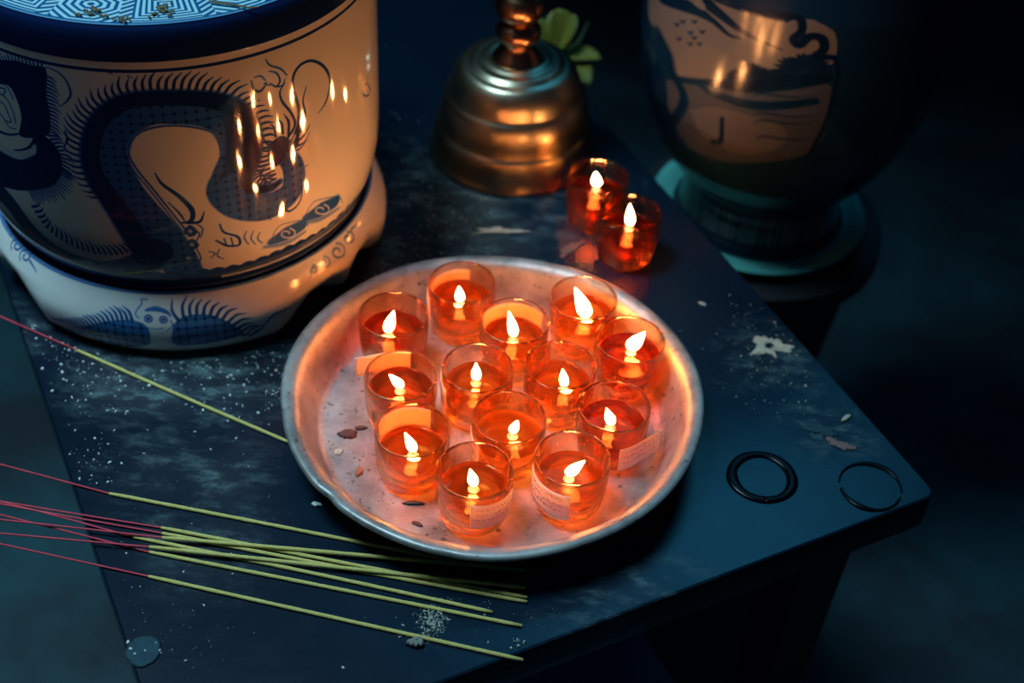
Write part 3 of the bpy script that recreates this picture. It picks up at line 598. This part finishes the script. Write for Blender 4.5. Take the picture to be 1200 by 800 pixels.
for i, (rim, fb, ft, fw, lv, lab, ok, text) in enumerate(cups):
    z0 = TZ if i < 13 else 0.0; c = at(*rim, z0+.0425)
    e = empty('oil_candle', (float(c[0]), float(c[1]), z0+.0002), 0)
    tag(e, text, 'candle', 'oil candles on the tray' if i < 13 else 'oil candles on the table')
    cup = bpy.data.objects.new('glass_cup', GME); col.objects.link(cup); cup.parent = e
    oil_mesh(lv, None).build('oil', oils[ok], e)
    Q = np.array([c[0], c[1], z0])
    fz = lv+.0045; b = at(*fb, z0+fz)-Q; b[2] = fz
    rr_ = math.hypot(b[0], b[1]); 
    if rr_ > .009: b[:2] *= .009/rr_
    t = at(*ft, z0+fz+.011)-Q
    lx, ly = float(np.clip(t[0]-b[0], -.009, .009)), float(np.clip((t[1]-b[1])*.25, -.003, .003))
    px_h = math.hypot(fb[0]-ft[0], fb[1]-ft[1]); h = max(.0105, (fb[1]-ft[1])/1415)*(1.0 if i < 13 else 1.15)
    flame_mb(h, fw, lx, ly, b).build('flame', M['flame'], e)
    mb = MB(); mb.lathe([(.0009, .0), (.0034, .0), (.0037, .0003), (.0034, .0006), (.0014, .0008), (.0011, .0022), (.0009, .0022)], 28, c=(b[0], b[1], lv-.0002), caps=False)
    wh = mb.build('wick_holder', M['holder'], e)
    mb = MB(); mb.tube([(b[0], b[1], lv-.004), (b[0]+.0003, b[1], lv+.002), (b[0], b[1], fz+.0006)], .0006, 8); mb.build('wick', M['wick'], wh)
    if lab:
        mb = label_mb(lab['c'][0], lab['c'][1], lab['z'][0], lab['z'][1], lab['slope'], lab.get('flag', 0), lab.get('side', 1), True, lab.get('prt', False), lab.get('curl', 0))
        mb.build('paper_label', [M['paper'], M['pencil'], M['orange_print']], e)

# ================================================================== INCENSE STICKS
sticks = [  # joint px, end px, red end px, layer height
 ((90, 410), (341, 519), (0, 370), .0013, 'incense stick lying alone above the others, its tip against the tray rim'),
 ((128, 578), (538, 658), (0, 544), .0013, 'incense stick just above the bundle, its tip in the shade of the tray'),
 ((189, 618), (618, 700), (0, 587), .0013, 'upper of the two near-parallel low incense sticks at the top of the bundle'),
 ((190, 624.5), (618, 705), (0, 590), .0013, 'lower of the two near-parallel low incense sticks at the top of the bundle'),
 ((190, 629.5), (616, 668), (0, 608.8), .0037, 'incense stick crossing on top of the bundle and ending highest under the tray'),
 ((157, 629), (577, 717), (0, 588), .0013, 'shorter incense stick of the bundle ending left of its neighbours beside the ash'),
 ((175, 640.5), (616, 688), (0, 624.6), .0037, 'incense stick crossing over the bundle, ending second from the top'),
 ((175, 646.5), (612, 733), (0, 603), .0013, 'lowest incense stick of the crossing bundle, passing over the ash patch'),
 ((174, 675), (613, 773), (0, 637), .0013, 'front incense stick lying apart below the bundle beside the grey lump')]
for i, (j, en, rd, z, text) in enumerate(sticks):
    J, E_, Rr = at(*j, z), at(*en, z), at(*rd, z)
    d = (Rr-J); L0 = np.linalg.norm(d); d /= L0; Rr = J+d*max(L0*1.02, .125)
    e = empty('incense_stick', tuple(J)); tag(e, text, 'incense stick', 'incense sticks on the table')
    mid = (J+E_)/2; sag = np.array([rng.uniform(-1, 1)*.0006, rng.uniform(-1, 1)*.0008, 0])
    mb = MB(); P = [p-J for p in spline([J, mid+sag, E_], 14)]; w = .00122
    mb.tube(P, [w*.75, w*.97]+[w*(1+.05*math.sin(k*2.1+i)) for k in range(len(P)-4)]+[w, w*.8], 10); mb.build('incense_paste', M['incense'], e)
    mb = MB(); mb.tube([p-J for p in spline([J+(E_-J)*.02, J, (J+Rr)/2+sag*.6, Rr], 8)], .00062, 8); mb.build('bamboo_core', M['red_stick'], e)

# ================================================================== BRASS CANDLESTICK
BC = at(600, 227, .004); BC = np.array([-.0106, .9895])
bell = [(0, .002), (.066, .002), (.0665, 0), (.0702, 0), (.0708, .0018), (.0700, .0042), (.0688, .0062), (.0680, .012), (.0668, .020), (.0655, .0262), (.0645, .0284), (.0628, .0296), (.0622, .0312), (.0618, .040), (.0600, .049), (.0578, .0555), (.0560, .0578), (.0546, .0590), (.0538, .0612), (.0528, .068), (.0500, .0765), (.0455, .0835), (.0415, .0866), (.0395, .0862), (.0375, .0878), (.0352, .0905), (.0325, .0912), (.0300, .0902), (.0275, .0918), (.0240, .0940), (.0225, .0938)]
st = [(.0200, .0925), (.0205, .094), (.0198, .098), (.0170, .108), (.0140, .120), (.0125, .1275), (.0130, .1295), (.0165, .1320), (.0185, .1365), (.0178, .1410), (.0145, .1445), (.0122, .1465), (.0128, .1490), (.0170, .1530), (.0195, .1590), (.0200, .1640), (.0188, .1700), (.0150, .1750), (.0120, .1775), (.0118, .190), (.0135, .205), (.018, .215), (.020, .222), (.0165, .229), (.0120, .233), (.012, .245), (.022, .256), (.034, .260), (.035, .262), (.020, .262), (.012, .262), (.0, .262)]
st = [(r_, z_) for r_, z_ in zip([a for a, b in st], np.interp([b for a, b in st], [.09, .1275, .1365, .1465, .164, .262], [.087, .101, .1105, .1205, .1345, .232]))]
bell = [(a, b if b < .07 else .07+(b-.07)*.8) for a, b in bell]
cs = empty('brass_candlestick', (*BC, 0)); tag(cs, 'aged brass candlestick with a stepped bell-shaped base and knopped stem', 'candlestick')
mb = MB(); mb.lathe(bell+[(.0190, .0880), (0, .0880)], 128, caps=False); mb.build('bell_base', M['brass'], cs, auto=.9)
M['brass2'] = pbr('stem_brass', (.34, .17, .10), .25, 1.0, c2=(.28, .14, .08), vscale=25, rvar=.05)
mb = MB(); mb.lathe([(0, .0875)]+st, 72, caps=False); mb.build('stem', M['brass2'], cs, auto=.9)

# ================================================================== VASE (stands lower, behind the table)
VZ = -.12
def circ_at(l, r, bt, z):
    x = np.array([*at((l+r)/2, bt, z)[:2], .07]); x[1] += .06
    def Fn(v):
        t = np.linspace(0, 2*PI, 361); P = np.stack([v[0]+v[2]*np.cos(t), v[1]+v[2]*np.sin(t), 0*t+z-CAM_H], -1)
        d = P@FWD; X = 600+F_PX*(P@RIGHT)/d; Y = 400-F_PX*(P@UP)/d; return np.array([X.min()-l, X.max()-r, Y.max()-bt])
    for _ in range(40):
        f0 = Fn(x); J = np.stack([(Fn(x+np.eye(3)[i]*1e-5)-f0)/1e-5 for i in range(3)], 1); x = x-np.linalg.solve(J, f0)
    return x
dv = circ_at(762, 1011, 331, VZ+.014); vx, vy, dr = dv
fr = circ_at(800, 985, 291, VZ+.02)[2]
k = fr/.075
vprof = np.array([(.0, 0), (.073, 0), (.0750, .002), (.0755, .008), (.0740, .014), (.0735, .020), (.0740, .035), (.0760, .048), (.0800, .056), (.0860, .062), (.0900, .066), (.0950, .072), (.1070, .092), (.1170, .116), (.1260, .150), (.1310, .190), (.1320, .230), (.1300, .270), (.124, .31), (.113, .345), (.096, .375), (.078, .395), (.066, .41), (.062, .43), (.064, .455), (.074, .47), (.076, .473), (.072, .473), (.060, .458), (.056, .43)])*k
vz0 = VZ+.020
vase = empty('porcelain_vase', (float(vx), float(vy), vz0)); tag(vase, 'tall blue and white porcelain vase with a painted landscape, in the shade behind the table', 'vase')
VS = np.linspace(math.radians(-190), math.radians(10), 620)*.1*k; VT = np.linspace(.004*k, .34*k, 560)
vr = lambda z: np.interp(z-vz0, vprof[1:, 1], vprof[1:, 0])
def Hv(x, y):
    th_, z = hit(x, y, vr, (vx, vy), vz0, vz0+.34*k)
    if th_ > PI/2: th_ -= 2*PI
    return (th_*.1*k, z-vz0)
cv = Canvas(VS, VT); cv.a[:] = .62
C7 = lambda pts: [Hv(740+x/4.21, y/4.21) for x, y in pts]; q7 = .001*k/4.21*.82
cv.poly(C7([(85, -60), (350, -60), (520, 15), (760, 75), (830, 95), (900, 100), (1000, 160), (1010, 260), (960, 330), (700, 340), (420, 400), (215, 365), (190, 250), (120, 150), (85, 80)]), .06, erase=True)
cv.poly(C7([(170, 390), (420, 430), (700, 440), (980, 420), (960, 640), (860, 760), (620, 800), (420, 790), (260, 700), (190, 560)]), .38, erase=True)
cv.poly(C7([(290, 540), (430, 530), (700, 600), (760, 700), (560, 760), (360, 680)]), .22, erase=True)
cv.stroke(C7([(150, -20), (300, 40), (400, 100), (480, 170), (540, 190)]), [60*q7, 50*q7, 26*q7, 14*q7, 6*q7], .8)
cv.stroke(C7([(380, 20), (470, 95), (560, 160), (740, 245)]), [50*q7, 34*q7, 20*q7, 8*q7], .85)
cv.stroke(C7([(420, -10), (600, 50), (760, 85)]), [30*q7, 40*q7, 40*q7], .75); cv.stroke(C7([(320, 5), (350, 30)]), [40*q7, 30*q7], .05, erase=True)
for bx, by in ((225, 120), (255, 105), (235, 190), (290, 160), (310, 185), (350, 155), (290, 215), (335, 215), (310, 105)):
    cv.stroke(C7([(bx-14, by-8), (bx, by+4), (bx+14, by-6)]), [4*q7, 14*q7, 4*q7], .65)
for tx, ty, r_ in ((580, 370, 80), (520, 390, 60), (640, 380, 60), (780, 350, 90), (850, 340, 100), (920, 350, 80), (720, 390, 60)):
    for a in np.linspace(.1, PI-.1, 9): cv.stroke(C7([(tx, ty), (tx+math.cos(a)*r_*.6, ty-math.sin(a)*r_*.65), (tx+math.cos(a)*r_, ty-math.sin(a)*r_*.8)]), [16*q7, 14*q7, 3*q7], .85)
cv.stroke(C7([(190, 375), (400, 410), (560, 425), (800, 400), (960, 380)]), [14*q7, 30*q7, 60*q7, 80*q7, 60*q7], .9, soft=.002)
cv.stroke(C7([(300, 400), (430, 470), (620, 520), (900, 500)]), [10*q7, 40*q7, 50*q7, 40*q7], .8, soft=.002)
for yy in (480, 520, 575, 610, 690): cv.stroke(C7([(480+yy*.2, yy), (650, yy-18), (800, yy), (960, yy-14)]), [4*q7, 12*q7, 12*q7, 4*q7], .7, soft=.001)
cv.stroke(C7([(448, 580), (442, 690), (400, 700), (440, 715)]), [14*q7, 20*q7, 24*q7, 8*q7], .85)
cv.stroke(C7([(740, 75), (830, 90), (840, 150), (800, 190), (830, 220), (880, 180), (940, 190), (950, 240), (910, 280), (1000, 285), (1020, 350), (1000, 450), (960, 600), (880, 760)]), [26*q7]*3+[30*q7]*5+[16*q7]*4, .95)
cv.stroke(C7([(130, 160), (180, 260), (200, 350), (260, 500), (180, 620), (100, 520), (80, 350), (60, 200)]), [50*q7]*8, .78, soft=.003)
# lappets round the foot
X3, Y3 = np.meshgrid(cv.S, cv.T); foot = Y3 < .052*k; pu = np.abs(((X3/(.052*k)) % 1)-.5)*2; pv = (Y3-.012*k)/(.034*k)
lap = .12+.78*((np.abs(pu-.55) < .09) | (np.abs(pu-.82) < .07))+.3*((np.abs(pu) < .34) & (pv > .62-.0*pu) & (pu*1.6+(1-pv) < .62))
lap = np.where((pv > .93) | (pv < .02), .8, lap); cv.a = np.where(foot, lap, cv.a).astype(np.float32)
cv.a = np.where((Y3 > .052*k) & (Y3 < .070*k), .85, cv.a)
mk = (Y3 > .070*k) & (Y3 < .092*k); cv.a = np.where(mk, .55+.35*(np.abs(((X3/(.022*k)) % 1)-.5) < .16), cv.a)
vth = np.r_[VS/(.1*k), np.linspace(VS[-1]/(.1*k), VS[0]/(.1*k)+2*PI, 42)[1:-1]]
zr = [(p_[0], p_[1], None) for p_ in vprof if p_[1] < VT[0]-1e-6 and p_[1] < .004*k][:2]
rows = [(0.0, 0.0), (.078*k, 0.0), (.080*k, .002*k)]; lo_n = 3
mid_r = [(float(np.interp(z, vprof[1:, 1], vprof[1:, 0])), z) for z in VT]
up_r = [(r_, z) for r_, z in vprof if z > VT[-1]+1e-6 or False]
up_r = [(r_, z) for i_, (r_, z) in enumerate(vprof) if i_ >= 19]
allr = np.array(rows+mid_r+[tuple(a) for a in up_r]); inkv = np.full((len(allr), len(vth)), .8, np.float32)
inkv[3:3+len(VT), :len(VS)] = cv.a; inkv[3:3+len(VT), len(VS):] = .6
XV = np.stack([allr[:, :1]*np.cos(vth), allr[:, :1]*np.sin(vth), np.broadcast_to(allr[:, 1:2], (len(allr), len(vth)))], -1)
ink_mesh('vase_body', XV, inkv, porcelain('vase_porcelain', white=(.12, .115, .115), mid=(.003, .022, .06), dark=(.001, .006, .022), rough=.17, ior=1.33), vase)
dish = MB(); dish.lathe([(0, .0), (dr*.72, 0), (dr*.80, .003), (dr*.95, .009), (dr*1.0, .0130), (dr*.995, .0145), (dr*.97, .0142), (dr*.90, .0110), (dr*.84, .0080), (dr*.80, .0085), (dr*.78, .0100), (0, .0100)], 120, caps=False)
do = dish.build('saucer', M['dish'], auto=.9); do.location = (float(vx), float(vy), VZ+.0098); tag(do, 'green glazed saucer under the landscape vase', 'saucer')
vase.location.z = VZ+.0200
mb = MB(); mb.lathe([(0, 0), (.10, 0), (.11, .02), (.10, .05), (.085, .18), (.10, VZ+.47-.04+.0098), (.118, VZ+.47-.02+.0098), (.118, VZ+.47+.0096), (0, VZ+.47+.0096)], 80, caps=False)
po = mb.build('round_pedestal', M['pedestal'], auto=.6); po.location = (float(vx), float(vy), -.47); tag(po, 'dark round pedestal hidden in shade beneath the saucer and vase', 'pedestal')

# ================================================================== YELLOW FLOWER behind the candlestick
fc = at(652, 62, .03); fe = empty('yellow_flower', (float(fc[0]), float(fc[1]), 0)); tag(fe, 'blurred yellow-green flower lying behind the brass candlestick stem', 'flower')
def petal(mb, o, az, el, ln, w):
    G = []
    for i in range(9):
        t = i/8; r = ln*t; ww = w*math.sin(PI*min(1, .08+t*.92))**.7; z = math.sin(el)*r-.15*ln*t*t; d = np.array([math.cos(az)*math.cos(el), math.sin(az)*math.cos(el)])*r; s_ = np.array([-math.sin(az), math.cos(az)])
        G.append([(o[0]+d[0]+s_[0]*ww*q, o[1]+d[1]+s_[1]*ww*q, o[2]+z+abs(q)*ww*.35) for q in (-1, -.5, 0, .5, 1)])
    G = np.array(G); mb.grid(np.concatenate([G, G[:, ::-1]-np.array([0, 0, .0006])], 1), close_v=True)
for az, el, ln, w, o in ((1.9, 1.2, .045, .014, (.004, 0, .030)), (2.6, .9, .038, .013, (0, 0, .030)), (.6, 1.1, .040, .012, (0, .002, .032)), (-.2, .3, .036, .012, (.006, 0, .026)), (-1.0, .1, .042, .012, (.008, 0, .024)), (3.6, .3, .026, .010, (0, 0, .028))):
    mb = MB(); petal(mb, o, az, el, ln, w); mb.build('petal', M['petal'], fe)
mb = MB(); mb.tube([(.002, 0, .030), (.006, .02, .018), (.02, .06, .004), (.03, .10, .003)], .0018, 8); mb.build('stem', pbr('green_stem', (.03, .06, .02), .6), fe)

# ================================================================== MARKS AND CRUMBS
def blob(name, px_, py_, rx, h, mt, label, cat, jag=.25, seedv=1, z=0.0005, kind=None, hole=0., n=40, ry=None, ang=0, group=None, arms=0):
    r2 = random.Random(seedv); c = at(px_, py_, 0); ry = ry or rx
    ph = [r2.uniform(0, 6.28) for _ in range(6)]
    def rad(a):
        v_ = 1+jag*(.5*math.sin(2*a+ph[0])+.35*math.sin(3*a+ph[1])+.3*math.sin(5*a+ph[2])+.25*math.sin(9*a+ph[3])+.2*math.sin(14*a+ph[4]))
        if arms: v_ += arms*max(0, math.sin(3*a+ph[5]))**4+arms*.6*max(0, math.sin(5*a+ph[0]))**6
        return max(.25, v_)
    mb = MB(); G = []
    fr_ = ([hole, hole+.08, .6, .85, 1.0] if hole else [0.02, .3, .6, .85, 1.0]); hz = [.2 if hole else 1, 1, .95, .7, 0]
    for a in np.linspace(0, 2*PI, n, endpoint=False):
        G.append([(f_*rx*rad(a)*math.cos(a) if k_ else f_*rx*math.cos(a), f_*ry*rad(a)*math.sin(a) if k_ else f_*ry*math.sin(a), h*hh*(1+.25*math.sin(7*a+f_*9+ph[1]))) for k_, (f_, hh) in enumerate(zip(fr_, hz))])
    G = np.array(G); mb.grid(G, close_u=True); bot = G.copy(); bot[..., 2] = 0; 
    B_ = bot[:, [0, -1]]; mb.grid(B_, close_u=True)
    if hole: mb.grid(np.stack([G[:, 0], bot[:, 0]], 1), close_u=True)
    else: mb.f.append(tuple(i*5 for i in range(n))); mb.m.append(0)
    o = mb.build(name, mt); o.location = (float(c[0]), float(c[1]), z); o.rotation_euler = (0, 0, ang); tag(o, label, cat, group, kind); return o
def ring_mark(px_, py_, r, w, h, label, gaps, seedv, arcs=False):
    r2 = random.Random(seedv); c = at(px_, py_); mb = MB(); seg_ = 120; cur = []
    def flush(cur):
        if len(cur) > 2: mb.tube([p_ for p_, _ in cur], [w_ for _, w_ in cur], 10, flat=h)
    ph = [r2.uniform(0, 6.28) for _ in range(5)]
    for k_ in range(seg_+1):
        a = 2*PI*k_/seg_-PI/2; g = any(lo < math.degrees(a) % 360 < hi for lo, hi in gaps); wv_ = w*(1+.16*math.sin(2*a+ph[0])+.06*math.sin(5*a+ph[1])); wv_ *= 1 if not arcs else .42+.75*math.exp(-((math.degrees(a)-62)/34)**2)+.75*math.exp(-((math.degrees(a) % 360-235)/30)**2)
        if g: flush(cur); cur = []
        else: cur.append(((c[0]*0+(r+.00018*math.sin(3*a+ph[3]))*math.cos(a), (r+.00018*math.sin(3*a+ph[3]))*math.sin(a), w*h*.30), wv_))
    flush(cur); o = mb.build('oil_ring', M['wet_oil']); o.location = (float(c[0]), float(c[1]), 0.0004); tag(o, label, 'oil ring', 'wet rings left by candle glasses'); return o
ring_mark(893, 559, .0200, .0032, .35, 'thick glossy black oil ring on the table right of the tray', [], 3)
ring_mark(1020, 570, .0203, .0018, .45, 'thin broken oil ring nearest the right corner of the table', [(176, 186), (338, 350)], 5, True)
blob('wax_splash', 902, 406, .0100, .0009, M['ash_tan'], 'pale jagged wax splash with a dark hollow, near the right table edge', 'wax splash', .5, 4, hole=.32, arms=.55, n=90)
blob('wax_splash', 584, 271, .0150, .0006, M['ash_tan'], 'thin tan streaky splash on the table below the brass candlestick', 'wax splash', .55, 9, ry=.0032, ang=.15, arms=.5, n=90)
blob('wax_splash', 668, 292, .0110, .0004, pbr('brown_smear', (.10, .07, .055), .6), 'brownish smear on the table between the tray and the two lone candles', 'smear', .5, 12, ry=.004, ang=1.0, arms=.3, n=60)
blob('wax_spot', 168, 763, .0105, .00012, M['wax_blue'], 'round dull blue wax spot near the left front of the table', 'wax spot', .08, 6)
blob('wax_spot', 985, 521, .0085, .0003, pbr('reddish_wax', (.16, .09, .09), .6), 'faint reddish wax patch above the thin broken ring', 'wax spot', .5, 8, ry=.0045, ang=-.4)
blob('wax_spot', 963, 505, .0090, .0003, M['wax_blue'], 'faint bluish wax film above the thin broken ring, left of the reddish patch', 'wax spot', .5, 18, ry=.005, ang=-.3)
blob('grain', 991, 491, .0046, .0022, pbr('pale_grain', (.45, .44, .34), .6), 'single pale rice-like flake near the right table edge', 'flake', .1, 3, ry=.0017, ang=.75)
blob('flake', 823, 357, .0034, .0012, M['ash_tan'], 'small tan flake right of the tray, behind the wax splash', 'flake', .2, 5, ry=.0016, ang=-.4)
blob('ash_lump', 488, 755, .0048, .0046, pbr('grey_lump', (.22, .23, .21), .9, c2=(.12, .12, .11), vscale=400), 'small grey ash lump touching the front incense stick', 'ash lump', .28, 21, ry=.0036)
blob('wax_chip', 371, 591, .0034, .0008, M['ash'], 'small grey-white chip on the table left of the tray rim', 'chip', .35, 31, ry=.0018, ang=-.3)
# crumbs on the tray floor
for k_, (x, y, rx, ry, h, mt, lab, an) in enumerate(((408, 509, .0062, .0044, .0022, M['crumb_red'], 'larger red-brown crumb on the left of the tray floor', .3), (423, 502, .0040, .0020, .0015, M['crumb_red'], 'smaller red-brown crumb beside the larger one on the tray floor', .2),
        (421, 553, .0026, .0040, .0022, pbr('orange_crumb', (.42, .12, .05), .7), 'small orange crumb on the left of the tray floor', -.3), (397, 529, .0030, .0036, .0008, M['ash_tan'], 'tan crumb on the left of the tray floor', 0),
        (485, 590, .0068, .0018, .0016, M['leaf_dark'], 'dark curled scrap on the tray floor in front of the left front candle', .1), (489, 614, .0036, .0018, .0012, M['crumb_red'], 'reddish crumb near the front left of the tray rim', -.4))):
    o = blob('crumb', x, y, rx, h, mt, lab, 'crumb', .2, 40+k_, ry=ry, ang=an); q = at(x, y, TZ); o.location = (float(q[0]), float(q[1]), TZ+.0002)
def specks(name, pts, mt, label, zoff=0.0003, tall=.5, cat='specks'):
    mb = MB(); o0 = np.array([*at(*pts[0][:2])[:2], 0])
    for (x, y, s_) in pts:
        s_ *= 1.05; c = at(x, y, zoff)-o0; k_ = rng.randrange(4, 7); a0 = rng.uniform(0, 6.28); el = rng.uniform(.25, .9); an = rng.uniform(0, PI)
        b_ = []; t_ = []
        for j in range(k_):
            a = a0+j*2*PI/k_; x_, y_ = s_*math.cos(a)*rng.uniform(.7, 1.2), s_*el*math.sin(a)*rng.uniform(.7, 1.2)
            x_, y_ = x_*math.cos(an)-y_*math.sin(an), x_*math.sin(an)+y_*math.cos(an)
            b_.append((c[0]+x_, c[1]+y_, zoff)); t_.append((c[0]+x_*.7, c[1]+y_*.7, zoff+s_*tall))
        mb.add(b_+t_, [tuple(range(k_))[::-1], tuple(range(k_, 2*k_))]+[(j, (j+1) % k_, k_+(j+1) % k_, k_+j) for j in range(k_)])
    o = mb.build(name, mt, smooth=False); o.location = tuple(o0); tag(o, label, cat, kind='stuff'); return o
def inside(x, y):   # keep the specks on the bare table
    P = at(x, y)[:2]
    if np.linalg.norm(P-PC) < .150 or np.linalg.norm(P-TC) < .146 or np.linalg.norm(P-BC) < .073: return False
    q = P-Ce[:2]; return .004 < q@ex < LEN-.01 and .004 < q@ey < WID-.004
def scat(n, cx_, cy_, sx, sy, s0, s1, rot=0):
    out = []; tries = 0
    while len(out) < n and tries < n*20:
        tries += 1; u_, v_ = rng.gauss(0, sx), rng.gauss(0, sy); x, y = cx_+u_*math.cos(rot)-v_*math.sin(rot), cy_+u_*math.sin(rot)+v_*math.cos(rot)
        if inside(x, y): out.append((x, y, s0+(s1-s0)*rng.random()**3))
    return out
A = scat(420, 485, 240, 52, 48, .00018, .0010)+scat(220, 400, 330, 60, 14, .00018, .0011, -.55)+scat(140, 560, 190, 60, 60, .00015, .0007)
specks('ash_dust', A, M['ash'], 'pale ash dust on the table between the dragon pot, tray and candlestick', cat='ash')
A = scat(160, 230, 430, 75, 18, .0002, .0016)+scat(120, 110, 440, 28, 35, .0002, .0015)+scat(50, 110, 540, 14, 20, .0003, .0014)+scat(45, 270, 480, 50, 30, .0003, .0014)+scat(40, 330, 455, 14, 22, .0004, .0016)+scat(120, 250, 620, 130, 70, .00012, .0006)+scat(50, 60, 400, 25, 20, .0002, .0010)
specks('ash_dust', A, M['ash'], 'pale ash flakes scattered on the table left of the tray and in front of the pot', cat='ash')
A = scat(330, 508, 727, 9, 9, .0003, .0011)+scat(40, 500, 745, 5, 8, .0003, .0010)+scat(14, 470, 737, 4, 6, .0004, .0013)+scat(9, 608, 752, 5, 3, .0005, .0014)+scat(12, 560, 708, 10, 5, .0003, .0009)+scat(10, 525, 702, 12, 4, .0003, .0009)
specks('ash_pile', A, pbr('warm_ash', (.34, .35, .31), .9), 'little heap of spilled ash under the tips of the incense sticks', tall=.9, cat='ash')
A = scat(150, 900, 410, 26, 20, .00018, .0011)+scat(70, 925, 460, 30, 25, .0002, .0009)+scat(60, 860, 380, 30, 25, .00015, .0007)+[(927, 449, .0013), (944, 452, .0014), (908, 378, .0012), (927, 399, .0011), (855, 346, .0014), (942, 486, .0009), (944, 470, .0009)]+scat(60, 640, 740, 60, 25, .00012, .0005)
specks('wax_crumbs', A, M['ash_tan'], 'tan wax crumbs scattered round the jagged splash near the right table edge', cat='crumbs')
A = scat(120, 160, 740, 70, 30, .00012, .0004)+[(150, 752, .0012), (153, 760, .0014), (158, 766, .0011), (183, 753, .0011), (187, 762, .0012), (170, 762, .0008), (218, 774, .0011), (239, 709, .0010), (215, 670, .0010), (148, 648, .0008), (402, 782, .0013), (572, 752, .0010)]
specks('ash_dust', A, M['ash'], 'sparse pale specks on the near left part of the table around the wax spot', cat='ash')
def tscat(n, a0, a1, r0, r1, s0, s1):
    mb = MB()
    for _ in range(n):
        a = rng.uniform(a0, a1); r = rng.uniform(r0, r1); s_ = s0+(s1-s0)*rng.random()**3; x, y = r*math.cos(a), r*math.sin(a); k_ = 5; an = rng.uniform(0, 6)
        b_ = [(x+s_*math.cos(an+j*1.257)*rng.uniform(.5, 1.1), y+s_*math.sin(an+j*1.257)*rng.uniform(.4, 1), .0001) for j in range(k_)]; t_ = [(x+(p_[0]-x)*.6, y+(p_[1]-y)*.6, s_*.6) for p_ in b_]
        mb.add(b_+t_, [tuple(range(k_))[::-1], tuple(range(k_, 2*k_))]+[(j, (j+1) % k_, k_+(j+1) % k_, k_+j) for j in range(k_)])
    return mb
o = tscat(150, math.radians(150), math.radians(262), .075, .112, .0003, .0014).build('tray_crumbs', pbr('tray_dirt', (.20, .13, .10), .8, c2=(.08, .05, .04), vscale=300), smooth=False)
o.location = (*TC, TZ); tag(o, 'fine dirt and crumbs on the left of the tray floor', 'crumbs', kind='stuff')

# ================================================================== LIGHT
w = bpy.data.worlds.new('night_blue'); sc.world = w; w.use_nodes = True; nt = w.node_tree
bg = [n for n in nt.nodes if n.type == 'BACKGROUND'][0]; bg.inputs[0].default_value = (.02, .20, .50, 1); bg.inputs[1].default_value = .05
def area(name, loc, target, sx, sy, power, colr, spread=180):
    l = bpy.data.lights.new(name, 'AREA'); l.shape = 'RECTANGLE'; l.size = sx; l.size_y = sy; l.energy = power; l.color = colr; l.spread = math.radians(spread)
    o = bpy.data.objects.new(name, l); col.objects.link(o); o.location = loc
    o.rotation_euler = (Vector(target)-Vector(loc)).to_track_quat('-Z', 'Y').to_euler(); return o
area('overhead_daylight', (-.75, .75, 2.0), (-.30, .70, 0), .6, .6, 5.2, (.50, .84, 1.0), 54)
area('far_skylight', (.50, 2.15, 2.0), (.1, .6, 0), .8, .8, .55, (.06, .55, 1.0), 60)

vs = sc.view_settings; vs.view_transform = 'Standard'; vs.look = 'None'; vs.gamma = 1; vs.exposure = 0; vs.use_curve_mapping = False
cy = sc.cycles
cy.max_bounces = 16; cy.transmission_bounces = 12; cy.transparent_max_bounces = 40; cy.glossy_bounces = 6; cy.diffuse_bounces = 4
cy.sample_clamp_indirect = 24; cy.caustics_refractive = True; cy.caustics_reflective = True; cy.blur_glossy = .15
cy.use_denoising = True
